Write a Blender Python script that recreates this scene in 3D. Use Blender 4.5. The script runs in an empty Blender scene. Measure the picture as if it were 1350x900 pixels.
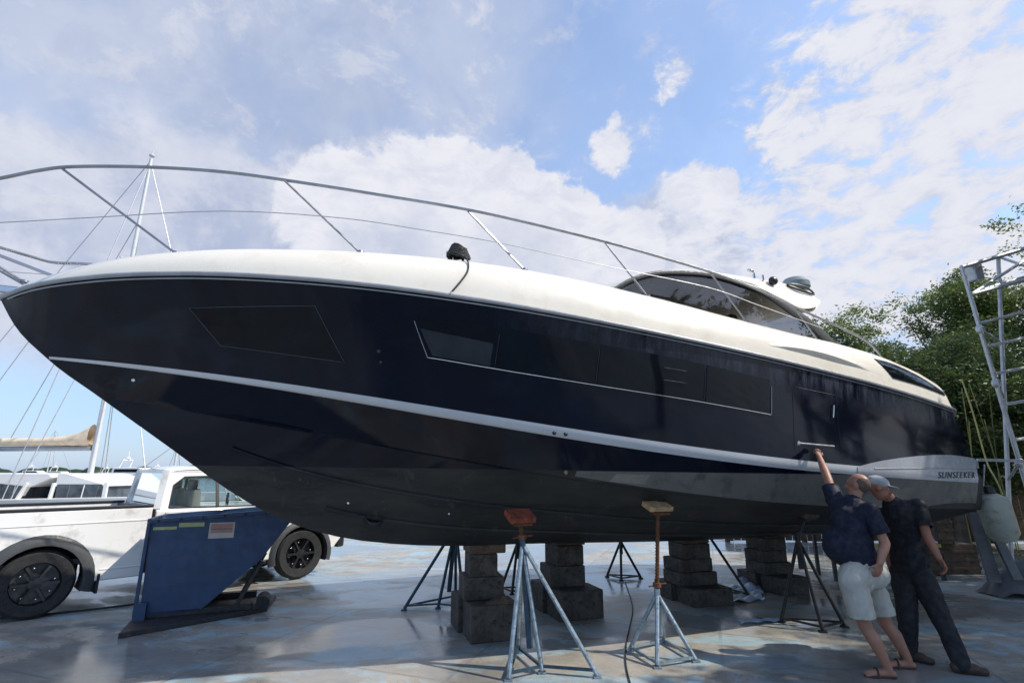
import bpy, bmesh, math, random
import numpy as np
from math import radians as R, sin, cos, pi, sqrt, atan2
from mathutils import Vector, Matrix, Euler
random.seed(7); rng = np.random.default_rng(11)
scene = bpy.context.scene
col = scene.collection

# ------------------------------------------------------------------ camera
CAM_H, PITCH, FPX = 1.75, R(14.2), 680.0
cd = bpy.data.cameras.new("camera"); cam = bpy.data.objects.new("camera", cd); col.objects.link(cam)
cam.location = (0, 0, CAM_H); cam.rotation_euler = (R(90) + PITCH, 0, 0)
cd.sensor_width = 36; cd.lens = 36 * FPX / 1350; cd.clip_end = 5000; cd.clip_start = 0.05
scene.camera = cam
_c, _s = cos(PITCH), sin(PITCH)
def at(x, y, Y):                       # the point seen at that photo position, at depth Y in the world
    dx, u = (x - 675) / FPX, (450 - y) / FPX
    t = Y / (_c - u * _s)
    return Vector((dx * t, Y, CAM_H + (_s + u * _c) * t))
def raydir(x, y):
    dx, u = (x - 675) / FPX, (450 - y) / FPX
    return Vector((dx, _c - u * _s, _s + u * _c)).normalized()

# ------------------------------------------------------------------ materials
def new_mat(name):
    m = bpy.data.materials.new(name); m.use_nodes = True
    nt = m.node_tree; b = nt.nodes["Principled BSDF"]
    return m, nt, b
def N(nt, t, **kw):
    n = nt.nodes.new(t)
    for k, v in kw.items():
        if k in n.inputs: n.inputs[k].default_value = v
        else: setattr(n, k, v)
    return n
def ramp(nt, fac, stops):
    r = nt.nodes.new("ShaderNodeValToRGB"); e = r.color_ramp.elements
    while len(e) < len(stops): e.new(0.5)
    for i, (p, c) in enumerate(stops):
        e[i].position = p; e[i].color = (*c, 1) if len(c) == 3 else c
    nt.links.new(fac, r.inputs[0]); return r.outputs[0]
def mth(nt, op, a, b=None, c=None, clamp=False):
    n = nt.nodes.new("ShaderNodeMath"); n.operation = op; n.use_clamp = clamp
    for i, v in enumerate((a, b, c)):
        if v is None: continue
        if isinstance(v, (int, float)): n.inputs[i].default_value = v
        else: nt.links.new(v, n.inputs[i])
    return n.outputs[0]
def mixc(nt, f, a, b):
    n = nt.nodes.new("ShaderNodeMix"); n.data_type = 'RGBA'
    for k, v in ((0, f), (6, a), (7, b)):
        if isinstance(v, tuple): n.inputs[k].default_value = (*v, 1) if len(v) == 3 else v
        elif isinstance(v, (int, float)): n.inputs[k].default_value = v
        else: nt.links.new(v, n.inputs[k])
    return n.outputs[2]
def sstep(nt, v, lo, hi, a=0.0, b=1.0):
    n = nt.nodes.new("ShaderNodeMapRange"); n.interpolation_type = 'SMOOTHSTEP'
    nt.links.new(v, n.inputs[0])
    for i, q in ((1, lo), (2, hi), (3, a), (4, b)): n.inputs[i].default_value = q
    return n.outputs[0]
def noise(nt, vec, scale, detail=6, rough=.55, dist=0.0):
    n = N(nt, "ShaderNodeTexNoise"); n.inputs['Scale'].default_value = scale; n.inputs['Detail'].default_value = detail
    n.inputs['Roughness'].default_value = rough; n.inputs['Distortion'].default_value = dist
    if vec is not None: nt.links.new(vec, n.inputs['Vector'])
    return n.outputs['Fac']
def scaled(nt, vec, s):
    n = nt.nodes.new("ShaderNodeMapping"); n.inputs['Scale'].default_value = s; nt.links.new(vec, n.inputs[0]); return n.outputs[0]
def simple(name, colr, rough=.5, metal=0.0, var=.25, scale=6.0, bump=0.0, bscale=60, coat=0.0, dirt=None, spec=.5):
    m, nt, b = new_mat(name)
    tc = N(nt, "ShaderNodeTexCoord").outputs['Object']
    f = noise(nt, tc, scale, 6)
    lo = tuple(max(0, c * (1 - var)) for c in colr); hi = tuple(min(1, c * (1 + var)) for c in colr)
    cc = ramp(nt, f, [(.3, lo), (.7, hi)])
    if dirt:
        f2 = noise(nt, tc, scale * 2.3, 8, .65)
        cc = mixc(nt, sstep(nt, f2, .5, .68), cc, dirt)
    nt.links.new(cc, b.inputs['Base Color'])
    rr = sstep(nt, noise(nt, tc, scale * 3, 4), .3, .7, max(.02, rough * .8), min(1, rough * 1.25))
    nt.links.new(rr, b.inputs['Roughness'])
    b.inputs['Metallic'].default_value = metal; b.inputs['Coat Weight'].default_value = coat
    b.inputs['Coat Roughness'].default_value = .05; b.inputs['Specular IOR Level'].default_value = spec
    if bump:
        bn = N(nt, "ShaderNodeBump"); bn.inputs['Strength'].default_value = bump; bn.inputs['Distance'].default_value = .01
        nt.links.new(noise(nt, tc, bscale, 6), bn.inputs['Height']); nt.links.new(bn.outputs[0], b.inputs['Normal'])
    return m
M = {}
M['gel'] = simple('white_gelcoat', (.82, .765, .66), .28, var=.03, scale=1.2, coat=.15, dirt=(.76, .70, .59))
M['steel'] = simple('stainless_steel', (.55, .56, .58), .18, 1.0, var=.08)
M['railsteel'] = simple('dull_rail_steel', (.30, .31, .33), .32, .9, var=.15)
M['wire'] = simple('wire', (.42, .42, .43), .45, .6, var=.1)
M['rub'] = simple('rub_rail_grey', (.30, .31, .33), .35, .3, var=.15)
M['stripe'] = simple('stripe_grey', (.52, .54, .57), .25, 0, var=.05, scale=2, coat=.3)
M['lens'] = simple('stern_grey', (.36, .38, .42), .25, 0, var=.08, scale=2, coat=.3)
M['black'] = simple('black_plastic', (.018, .018, .02), .45, var=.3)
M['rubber'] = simple('rubber', (.022, .022, .024), .75, var=.35, scale=20, bump=.2)
M['chrome'] = simple('chrome', (.7, .7, .72), .12, 1.0, var=.05)
M['letter'] = simple('lettering', (.03, .03, .04), .4, var=.2)
M['truck'] = simple('truck_white_paint', (.84, .83, .80), .22, var=.04, scale=1.5, coat=.5, dirt=(.62, .60, .57))
M['flare'] = simple('grey_plastic', (.055, .058, .062), .55, var=.15, scale=8)
M['rim'] = simple('dark_rim', (.06, .06, .065), .35, .7, var=.3, scale=12)
M['rimb'] = simple('bright_rim', (.6, .6, .62), .25, 1.0, var=.1)
M['lamp'] = simple('lamp_lens', (.55, .56, .58), .1, var=.1)
M['red_lamp'] = simple('tail_lens', (.35, .02, .02), .15, var=.1)
M['seat'] = simple('seat_fabric', (.05, .05, .055), .8, var=.2)
M['blue'] = simple('blue_paint', (.024, .058, .135), .5, var=.16, scale=3, dirt=(.03, .045, .09), bump=.3, bscale=7)
M['skid'] = simple('skid_steel', (.035, .037, .042), .6, .3, var=.3, dirt=(.09, .055, .035))
M['label_w'] = simple('label_white', (.50, .47, .42), .6, var=.08)
M['label_r'] = simple('label_red', (.42, .22, .19), .6, var=.15)
M['label_y'] = simple('label_yellow', (.42, .45, .22), .6, var=.2, scale=20)
M['bandgrey'] = simple('chine_band_grey', (.135, .135, .125), .5, var=.18, scale=2.2, dirt=(.08, .08, .078))
M['patchgrey'] = simple('pale_patch', (.22, .21, .18), .6, var=.2, scale=9)
M['seam'] = simple('hull_seam_grey', (.032, .036, .045), .4, var=.3, scale=8)
M['pane'] = simple('pale_pane_reflection', (.022, .026, .032), .12, var=.35, scale=3)
M['galv'] = simple('galvanised_blue', (.30, .37, .42), .42, .55, var=.3, scale=14, dirt=(.12, .16, .18))
M['bluest'] = simple('faded_blue_steel', (.03, .075, .12), .5, .4, var=.35, scale=14, dirt=(.12, .08, .05))
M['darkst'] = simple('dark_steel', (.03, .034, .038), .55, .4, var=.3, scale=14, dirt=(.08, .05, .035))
M['rust'] = simple('rusty_steel', (.16, .065, .03), .75, .3, var=.5, scale=25, dirt=(.05, .025, .02))
M['redpad'] = simple('red_pad', (.24, .055, .025), .8, var=.5, scale=12, dirt=(.07, .02, .015), bump=.4, bscale=30)
M['wood'] = simple('raw_timber', (.50, .33, .17), .75, var=.25, scale=8, dirt=(.22, .13, .07), bump=.5, bscale=30)
M['dwood'] = simple('weathered_timber', (.10, .065, .042), .85, var=.35, scale=5, dirt=(.05, .035, .025), bump=.7, bscale=22)
M['block'] = simple('block_concrete', (.060, .052, .043), .9, var=.5, scale=7, dirt=(.022, .019, .016), bump=.8, bscale=26)
M['alu'] = simple('aluminium', (.46, .47, .48), .45, .7, var=.15, scale=8)
M['mast'] = simple('painted_mast', (.58, .58, .57), .35, .1, var=.06)
M['sail'] = simple('sail_cover', (.70, .56, .40), .8, var=.18, scale=3, bump=.6, bscale=9)
M['boatw'] = simple('boat_white', (.78, .77, .74), .3, var=.05, scale=.5)
M['dglass'] = simple('dark_window', (.006, .008, .012), .045, var=.3, scale=1.5, spec=.2)
M['fender'] = simple('fender_vinyl', (.36, .37, .30), .5, var=.12, scale=4, dirt=(.24, .24, .19))
M['plank'] = simple('grey_plank', (.13, .13, .135), .7, var=.2, scale=5)
M['tarp'] = simple('grey_tarp', (.08, .083, .09), .6, var=.25, scale=4)
M['plastic'] = simple('pale_sheet', (.50, .60, .72), .4, var=.25, scale=6)
M['yrope'] = simple('yellow_rope', (.42, .36, .12), .7, var=.25)
M['rope'] = simple('grey_rope', (.22, .20, .18), .9, var=.3, scale=40)
M['skin'] = simple('skin', (.36, .175, .115), .5, var=.14, scale=9)
M['skin2'] = simple('skin_tanned', (.30, .13, .08), .5, var=.14, scale=9)
M['navy'] = simple('navy_cotton', (.009, .011, .028), .85, var=.25, scale=6, bump=.35, bscale=26)
M['ink'] = simple('black_cotton', (.007, .007, .011), .85, var=.25, scale=6, bump=.35, bscale=26)
M['shorts'] = simple('stone_cotton', (.46, .44, .39), .85, var=.10, scale=6, bump=.45, bscale=22)
M['trousers'] = simple('charcoal_cotton', (.016, .017, .021), .85, var=.25, scale=6, bump=.45, bscale=22)
M['hairg'] = simple('cropped_grey_hair', (.11, .068, .052), .8, var=.35, scale=60)
M['cap'] = simple('grey_cap', (.36, .38, .40), .8, var=.25, scale=14)
M['shoe'] = simple('brown_leather', (.055, .030, .020), .55, var=.3, scale=14)
M['bark'] = simple('bark', (.10, .08, .06), .9, var=.4, scale=6, bump=.8, bscale=18)
M['roofw'] = simple('canopy_cloth', (.80, .80, .78), .6, var=.05)
M['far_wall'] = simple('far_plaster', (.62, .58, .52), .8, var=.12, scale=.3)
M['stem'] = simple('yellow_stem', (.20, .19, .06), .6, var=.35, scale=8)

def glass_mat(name, tint, refl=.9):
    m, nt, b = new_mat(name); out = nt.nodes['Material Output']
    tr = N(nt, "ShaderNodeBsdfTransparent"); tr.inputs[0].default_value = (*tint, 1)
    gl = N(nt, "ShaderNodeBsdfGlossy"); gl.inputs['Roughness'].default_value = .03; gl.inputs[0].default_value = (refl, refl, refl, 1)
    fr = N(nt, "ShaderNodeFresnel"); fr.inputs[0].default_value = 1.55
    mx = N(nt, "ShaderNodeMixShader"); nt.links.new(fr.outputs[0], mx.inputs[0]); nt.links.new(tr.outputs[0], mx.inputs[1]); nt.links.new(gl.outputs[0], mx.inputs[2])
    nt.links.new(mx.outputs[0], out.inputs[0]); return m
M['glass'] = glass_mat('tinted_glass', (.30, .32, .36))
M['tglass'] = glass_mat('truck_glass', (.72, .80, .80))
M['cabglass'] = simple('cabin_window_glass', (.07, .085, .10), .08, var=.5, scale=2.5)
M['seatg'] = simple('pale_seat', (.26, .25, .24), .8, var=.2)
M['radome'] = simple('radar_grey', (.20, .25, .26), .4, var=.08)

# hull paint: navy topsides, flat dark antifouling under the waterline, chalky dust under the rub rail
m, nt, b = new_mat('hull_paint'); M['hull'] = m
tc = N(nt, "ShaderNodeTexCoord").outputs['Object']
sx = N(nt, "ShaderNodeSeparateXYZ"); nt.links.new(tc, sx.inputs[0])
wl = sstep(nt, mth(nt, 'ADD', sx.outputs[2], mth(nt, 'MULTIPLY', sx.outputs[0], .0125)), 1.828, 1.836)   # 1 = above waterline
b.inputs['Specular IOR Level'].default_value = .24
navy = mixc(nt, noise(nt, scaled(nt, tc, (.8, 1, 1.5)), 1.5), (.0035, .005, .012), (.0055, .008, .019))
af = ramp(nt, noise(nt, scaled(nt, tc, (.5, 1, 2)), 3.0, 8, .65), [(.3, (.022, .024, .025)), (.7, (.042, .043, .041))])
sc = sstep(nt, noise(nt, scaled(nt, tc, (.5, 1, 2.4)), 1.6, 9, .72, .5), .50, .60)
af = mixc(nt, mth(nt, 'MULTIPLY', sc, .6), af, (.012, .014, .018))
sc2 = sstep(nt, noise(nt, scaled(nt, tc, (1.4, 1, .6)), 2.6, 9, .75, .6), .56, .66)
af = mixc(nt, mth(nt, 'MULTIPLY', sc2, .5), af, (.075, .074, .066))
spots = sstep(nt, noise(nt, tc, 23, 3, .5), .70, .75)
af = mixc(nt, mth(nt, 'MULTIPLY', spots, .35), af, (.14, .14, .13))
# distance below the rub rail line
d = mth(nt, 'SUBTRACT', mth(nt, 'SUBTRACT', 3.64, mth(nt, 'MULTIPLY', sx.outputs[0], .0935)), sx.outputs[2])
dm = mth(nt, 'MULTIPLY', sstep(nt, d, .03, .42, 1, 0), sstep(nt, sx.outputs[0], 3.6, 6.0))
st = noise(nt, scaled(nt, tc, (7, 7, 1.2)), 1.6, 6, .7)
dust = mth(nt, 'MULTIPLY', dm, sstep(nt, st, .36, .72), clamp=True)
cc = mixc(nt, mth(nt, 'MULTIPLY', dust, .6), navy, (.085, .10, .14))
swirl = sstep(nt, noise(nt, scaled(nt, tc, (.6, 1, 1.3)), 2.2, 8, .7), .5, .72)
cc = mixc(nt, mth(nt, 'MULTIPLY', swirl, .15), cc, (.03, .035, .05))
nt.links.new(mixc(nt, wl, af, cc), b.inputs['Base Color'])
r_top = mth(nt, 'ADD', mth(nt, 'ADD', .075, mth(nt, 'MULTIPLY', dust, .4)), mth(nt, 'MULTIPLY', swirl, .07))
rr = nt.nodes.new("ShaderNodeMix"); nt.links.new(wl, rr.inputs[0]); rr.inputs[2].default_value = .55; nt.links.new(r_top, rr.inputs[3])
nt.links.new(rr.outputs[0], b.inputs['Roughness'])
bn = N(nt, "ShaderNodeBump"); bn.inputs['Strength'].default_value = .06; bn.inputs['Distance'].default_value = .02
nt.links.new(noise(nt, scaled(nt, tc, (.7, 1, 1)), 2.5, 3), bn.inputs['Height']); nt.links.new(bn.outputs[0], b.inputs['Normal'])

# wet, stained concrete
m, nt, b = new_mat('yard_concrete'); M['ground'] = m
tc = N(nt, "ShaderNodeTexCoord").outputs['Object']
n1 = noise(nt, tc, .35, 8, .6); n2 = noise(nt, tc, 2.2, 10, .65); n3 = noise(nt, tc, 45, 6, .7)
base = ramp(nt, n2, [(.30, (.25, .225, .19)), (.52, (.38, .345, .29)), (.72, (.50, .455, .385))])
base = mixc(nt, mth(nt, 'MULTIPLY', sstep(nt, n1, .46, .70), .5), base, (.19, .185, .17))
base = mixc(nt, mth(nt, 'MULTIPLY', sstep(nt, n3, .45, .75), .35), base, (.10, .098, .09))
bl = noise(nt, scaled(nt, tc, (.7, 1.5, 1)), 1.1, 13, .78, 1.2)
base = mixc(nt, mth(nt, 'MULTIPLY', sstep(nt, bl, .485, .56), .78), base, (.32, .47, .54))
wv = noise(nt, scaled(nt, tc, (1, 1.5, 1)), .42, 9, .60, .5)
wet = sstep(nt, wv, .455, .56)
vo = N(nt, "ShaderNodeTexVoronoi"); vo.feature = 'DISTANCE_TO_EDGE'; vo.inputs['Scale'].default_value = .55
vw = nt.nodes.new("ShaderNodeVectorMath"); vw.operation = 'ADD'; nv = N(nt, "ShaderNodeTexNoise"); nv.inputs['Scale'].default_value = 1.6; nv.inputs['Detail'].default_value = 8; nt.links.new(tc, nv.inputs['Vector'])
nt.links.new(tc, vw.inputs[0]); nt.links.new(nv.outputs['Color'], vw.inputs[1]); nt.links.new(vw.outputs[0], vo.inputs['Vector'])
crack = mth(nt, 'MULTIPLY', sstep(nt, vo.outputs['Distance'], .0, .006, 1, 0), sstep(nt, n1, .5, .6))
base = mixc(nt, mth(nt, 'MULTIPLY', crack, .7), base, (.04, .04, .04))
oil = sstep(nt, noise(nt, scaled(nt, tc, (1, 1.4, 1)), .8, 10, .7, .8), .60, .68)
base = mixc(nt, mth(nt, 'MULTIPLY', oil, .55), base, (.07, .068, .062))
drip = sstep(nt, noise(nt, tc, 3.2, 11, .8), .60, .66)
base = mixc(nt, mth(nt, 'MULTIPLY', drip, .4), base, (.50, .49, .46))
sp = sstep(nt, noise(nt, tc, 9, 4, .6), .66, .72)
base = mixc(nt, mth(nt, 'MULTIPLY', sp, .6), base, (.06, .055, .05))
base = mixc(nt, mth(nt, 'MULTIPLY', wet, .5), base, (.165, .175, .175))
cr = N(nt, "ShaderNodeTexBrick"); cr.inputs['Scale'].default_value = .22; cr.inputs['Mortar Size'].default_value = .004; cr.offset = 0
cr.inputs['Color1'].default_value = cr.inputs['Color2'].default_value = (0, 0, 0, 1); cr.inputs['Mortar'].default_value = (1, 1, 1, 1)
rot = N(nt, "ShaderNodeMapping"); rot.inputs['Rotation'].default_value = (0, 0, R(20)); nt.links.new(tc, rot.inputs[0]); nt.links.new(rot.outputs[0], cr.inputs[0])
base = mixc(nt, mth(nt, 'MULTIPLY', mth(nt, 'MULTIPLY', cr.outputs['Color'], sstep(nt, n2, .35, .6)), .45), base, (.10, .10, .10))
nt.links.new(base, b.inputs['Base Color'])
rg = mth(nt, 'ADD', sstep(nt, wv, .44, .56, .42, .10), mth(nt, 'MULTIPLY', sstep(nt, n2, .4, .7), .14))
nt.links.new(rg, b.inputs['Roughness'])
bn = N(nt, "ShaderNodeBump"); bn.inputs['Distance'].default_value = .012
nt.links.new(sstep(nt, wv, .43, .54, .5, .04), bn.inputs['Strength'])
nt.links.new(mth(nt, 'ADD', n3, mth(nt, 'MULTIPLY', n2, 1.5)), bn.inputs['Height']); nt.links.new(bn.outputs[0], b.inputs['Normal'])
M['water'] = simple('sea', (.02, .05, .07), .12, var=.2, scale=.3, bump=.5, bscale=1.5)
M['earth'] = simple('earth', (.06, .06, .035), .9, var=.4, scale=1, bump=.6, bscale=8)
M['quay'] = simple('quay_concrete', (.28, .27, .25), .8, var=.2, scale=2)

def leaf_mat(name, a, bcol):
    m, nt, b = new_mat(name); out = nt.nodes['Material Output']
    at_ = N(nt, "ShaderNodeAttribute"); at_.attribute_name = 'tone'
    cc = mixc(nt, at_.outputs['Fac'], a, bcol)
    nt.links.new(cc, b.inputs['Base Color']); b.inputs['Roughness'].default_value = .5
    tl = N(nt, "ShaderNodeBsdfTranslucent"); nt.links.new(cc, tl.inputs[0])
    mx = N(nt, "ShaderNodeMixShader"); mx.inputs[0].default_value = .35
    nt.links.new(b.outputs[0], mx.inputs[1]); nt.links.new(tl.outputs[0], mx.inputs[2]); nt.links.new(mx.outputs[0], out.inputs[0]); return m
M['leaf'] = leaf_mat('leaf_green', (.055, .10, .03), (.26, .32, .08))
M['leaf2'] = leaf_mat('leaf_dark', (.030, .064, .022), (.16, .21, .055))
M['leaf3'] = leaf_mat('leaf_yellow', (.06, .10, .02), (.22, .24, .05))

# ------------------------------------------------------------------ mesh helpers
class MB:
    def __init__(s): s.v = []; s.f = []; s.m = []
    def add(s, vs, fs, mi=0):
        o = len(s.v); s.v += [tuple(v) for v in vs]; s.f += [tuple(i + o for i in f) for f in fs]; s.m += [mi] * len(fs)
    def box(s, c, d, rot=None, mi=0, taper=1.0):
        x, y, z = (q / 2 for q in d); pts = []
        for dz in (-1, 1):
            t = 1.0 if dz < 0 else taper
            for dx, dy in ((-1, -1), (1, -1), (1, 1), (-1, 1)): pts.append(Vector((dx * x * t, dy * y * t, dz * z)))
        if rot is not None: pts = [rot @ p for p in pts]
        c = Vector(c)
        s.add([p + c for p in pts], [(3, 2, 1, 0), (4, 5, 6, 7), (0, 1, 5, 4), (1, 2, 6, 5), (2, 3, 7, 6), (3, 0, 4, 7)], mi)
    def bar(s, a, b, w, h=None, mi=0):       # rectangular bar from a to b
        a, b = Vector(a), Vector(b); h = h or w; d = b - a
        q = d.to_track_quat('Z', 'Y').to_matrix()
        s.box((a + b) / 2, (w, h, d.length), q, mi)
    def tube(s, pts, r, n=8, cap=True, mi=0):
        pts = [Vector(p) for p in pts]; rs = r if isinstance(r, (list, tuple)) else [r] * len(pts)
        o = len(s.v); up = None
        for i, p in enumerate(pts):
            t = (pts[min(i + 1, len(pts) - 1)] - pts[max(i - 1, 0)]).normalized()
            if up is None: up = t.orthogonal().normalized()
            up = (up - t * up.dot(t)).normalized(); sd = t.cross(up)
            for k in range(n):
                a = 2 * pi * k / n; s.v.append(tuple(p + (up * cos(a) + sd * sin(a)) * rs[i]))
        for i in range(len(pts) - 1):
            for k in range(n):
                s.f.append((o + i * n + k, o + i * n + (k + 1) % n, o + (i + 1) * n + (k + 1) % n, o + (i + 1) * n + k)); s.m.append(mi)
        if cap:
            s.f.append(tuple(o + k for k in reversed(range(n)))); s.m.append(mi)
            s.f.append(tuple(o + (len(pts) - 1) * n + k for k in range(n))); s.m.append(mi)
    def lathe(s, prof, n=24, mat=None, mi=0):  # prof [(r,z)], about z
        o = len(s.v); mat = mat or Matrix.Identity(4)
        for r, z in prof:
            for k in range(n):
                a = 2 * pi * k / n; s.v.append(tuple(mat @ Vector((r * cos(a), r * sin(a), z))))
        for i in range(len(prof) - 1):
            for k in range(n):
                s.f.append((o + i * n + k, o + i * n + (k + 1) % n, o + (i + 1) * n + (k + 1) % n, o + (i + 1) * n + k)); s.m.append(mi)
    def prism(s, poly, fn, d0, d1, mi=0):      # poly 2-D -> fn(a,b,d)
        n = len(poly); o = len(s.v)
        for d in (d0, d1):
            for a, b in poly: s.v.append(tuple(fn(a, b, d)))
        s.f.append(tuple(o + k for k in range(n))); s.f.append(tuple(o + n + k for k in reversed(range(n))))
        for k in range(n): s.f.append((o + k, o + (k + 1) % n, o + n + (k + 1) % n, o + n + k))
        s.m += [mi] * (n + 2)
    def grid(s, fn, nu, nv, mi=0):
        o = len(s.v)
        for i in range(nu + 1):
            for j in range(nv + 1): s.v.append(tuple(fn(i / nu, j / nv)))
        for i in range(nu):
            for j in range(nv):
                a = o + i * (nv + 1) + j; s.f.append((a, a + nv + 1, a + nv + 2, a + 1)); s.m.append(mi)
    def ell(s, c, r, rot=None, n=20, m=12, mi=0):
        c = Vector(c); o = len(s.v)
        for i in range(m + 1):
            th = pi * i / m
            for k in range(n):
                ph = 2 * pi * k / n; p = Vector((r[0] * sin(th) * cos(ph), r[1] * sin(th) * sin(ph), r[2] * cos(th)))
                if rot is not None: p = rot @ p
                s.v.append(tuple(c + p))
        for i in range(m):
            for k in range(n):
                s.f.append((o + i * n + k, o + (i + 1) * n + k, o + (i + 1) * n + (k + 1) % n, o + i * n + (k + 1) % n)); s.m.append(mi)
    def cap(s, a, b, ra, rb, n=16):            # tapered capsule
        a, b = Vector(a), Vector(b); d = b - a; L = d.length
        q = d.to_track_quat('Z', 'Y').to_matrix().to_4x4(); q.translation = a
        pr = [(ra * sin(t), -ra * cos(t)) for t in [i * pi / 2 / 5 + 1e-3 for i in range(6)]]
        pr += [(rb * cos(t), L + rb * sin(t)) for t in [i * pi / 2 / 5 for i in range(6)]]
        pr[-1] = (1e-4, L + rb)
        s.lathe(pr, n, q)
        # close the poles
        o = len(s.v) - n * len(pr); s.f.append(tuple(o + k for k in reversed(range(n)))); s.m.append(0)
        o2 = len(s.v) - n; s.f.append(tuple(o2 + k for k in range(n))); s.m.append(0)
    def build(s, name, mats, parent=None, smooth=35, bevel=0, fix=True):
        me = bpy.data.meshes.new(name); me.from_pydata(s.v, [], s.f)
        mats = mats if isinstance(mats, (list, tuple)) else [mats]
        for q in mats: me.materials.append(q)
        me.polygons.foreach_set('material_index', s.m)
        if fix:
            bm = bmesh.new(); bm.from_mesh(me); bmesh.ops.remove_doubles(bm, verts=bm.verts, dist=1e-5)
            bmesh.ops.recalc_face_normals(bm, faces=bm.faces); bm.to_mesh(me); bm.free()
        if smooth:
            me.polygons.foreach_set('use_smooth', [True] * len(me.polygons)); me.set_sharp_from_angle(angle=R(smooth))
        me.update()
        o = bpy.data.objects.new(name, me); col.objects.link(o)
        if parent is not None: o.parent = parent
        if bevel:
            bv = o.modifiers.new('bevel', 'BEVEL'); bv.width = bevel; bv.segments = 2; bv.limit_method = 'ANGLE'; bv.angle_limit = R(40); bv.harden_normals = True
        return o
def tag(o, label=None, cat=None, group=None, kind=None):
    if label: o['label'] = label
    if cat: o['category'] = cat
    if group: o['group'] = group
    if kind: o['kind'] = kind
    return o
def empty(name, loc=(0, 0, 0), rz=0.0):
    o = bpy.data.objects.new(name, None); col.objects.link(o); o.location = loc; o.rotation_euler = (0, 0, rz); o.empty_display_size = .2
    return o
def copy_tree(o, parent=None):
    c = o.copy(); col.objects.link(c); c.parent = parent
    for ch in [q for q in list(o.children)]: copy_tree(ch, c)
    return c
def spline(*pts):
    xs = np.array([p[0] for p in pts], float); ys = np.array([p[1] for p in pts], float); mm = np.gradient(ys, xs)
    def f(q):
        if q <= xs[0]: return float(ys[0])
        if q >= xs[-1]: return float(ys[-1])
        i = int(np.searchsorted(xs, q)) - 1; h = xs[i + 1] - xs[i]; t = (q - xs[i]) / h
        return float((2*t**3-3*t*t+1)*ys[i]+(t**3-2*t*t+t)*h*mm[i]+(-2*t**3+3*t*t)*ys[i+1]+(t**3-t*t)*h*mm[i+1])
    return f
def smoothpath(pts, n=6):
    pts = [Vector(p) for p in pts]; out = []
    for i in range(len(pts) - 1):
        p0 = pts[max(i - 1, 0)]; p1 = pts[i]; p2 = pts[i + 1]; p3 = pts[min(i + 2, len(pts) - 1)]
        for k in range(n):
            t = k / n
            out.append(.5 * ((2 * p1) + (p2 - p0) * t + (2 * p0 - 5 * p1 + 4 * p2 - p3) * t * t + (3 * p1 - p0 - 3 * p2 + p3) * t ** 3))
    out.append(pts[-1]); return out

# ================================================================== THE SETTING
def sheet(name, poly, z, mat, kind='structure', thick=0):
    b = MB(); n = len(poly)
    if thick: b.prism(poly, lambda x, y, d: (x, y, d), z, z - thick)
    else: b.add([(x, y, z) for x, y in poly], [tuple(range(n))])
    o = b.build(name, mat, smooth=0); o['kind'] = kind; return o
sheet('ground', [(-60, -30), (60, -30), (60, 60), (-2, 60), (-2, 20.5), (-60, 20.5)], 0, M['ground'], thick=1.6)
sheet('land', [(-1.9, 21), (1200, 21), (1200, 1500), (-1.9, 1500)], -.06, M['earth'])
sheet('sea', [(-1500, 15), (1500, 15), (1500, 2500), (-1500, 2500)], -1.3, M['water'])
b = MB()
for i in range(60):                      # low wooded shore on the far side of the water
    x0 = -420 + i * 9; h = 3.5 + 2.5 * random.random()
    b.ell((x0, 330 + random.uniform(-8, 8), -1), (8, 8, h + 1), n=10, m=6)
o = b.build('far_shore', M['leaf2'], smooth=60); o['kind'] = 'structure'
at_ = o.data.attributes.new('tone', 'FLOAT', 'POINT')

# ================================================================== THE MOTOR YACHT
boat = empty('motor_yacht', (-4.57, 4.37, 0), R(24))
tag(boat, 'large navy and white motor yacht propped on stands across the whole yard', 'yacht')
oR = spline((0, 0.0), (.3, .33), (.8, .68), (1.5, 1.02), (2.5, 1.36), (4, 1.68), (6, 1.88), (8, 1.93), (10, 1.87), (11.5, 1.75), (12.6, 1.6))
oS = spline((0.42, 0.0), (1, .26), (1.6, .52), (2.5, .86), (4, 1.28), (6, 1.64), (8, 1.8), (10, 1.8), (12, 1.7), (13, 1.62))
oC = spline((0.97, 0.0), (2, .2), (3, .52), (4, .85), (5, 1.12), (6, 1.32), (7, 1.45), (8, 1.53), (10, 1.6), (12.5, 1.58))
oT = spline((0, 0), (.3, .2), (.8, .5), (1.5, .8), (2.5, 1.1), (4, 1.4), (6, 1.58), (8, 1.63), (10, 1.57), (11.5, 1.5), (12.6, 1.4))
zR = spline((0, 3.259), (.5, 3.314), (1, 3.347), (1.5, 3.362), (2.25, 3.356), (3, 3.326), (4, 3.259), (5, 3.177), (6, 3.087), (7, 2.997), (8, 2.906), (9, 2.811), (10, 2.703), (11, 2.572), (11.5, 2.492))
zT = spline((0, 3.275), (.2, 3.37), (.5, 3.462), (1, 3.582), (1.5, 3.652), (2.25, 3.712), (3, 3.741), (4, 3.741), (5, 3.692), (6, 3.601), (7, 3.497), (8, 3.414), (9, 3.36), (10, 3.25), (11, 2.971), (11.5, 2.648))
zS = spline((0, 2.773), (.5, 2.729), (1, 2.674), (1.5, 2.609), (2.25, 2.502), (3, 2.387), (4, 2.235), (5, 2.093), (6, 1.971), (7, 1.871), (8, 1.795), (9, 1.74), (10, 1.698), (11, 1.66), (11.5, 1.638))
zC = spline((0, 2.494), (.5, 2.452), (.97, 2.39), (1.5, 2.319), (2.25, 2.192), (3, 2.053), (4, 1.868), (5, 1.698), (6, 1.555), (7, 1.445), (8, 1.369), (9, 1.321), (10, 1.289), (11, 1.256), (11.5, 1.232))
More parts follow.
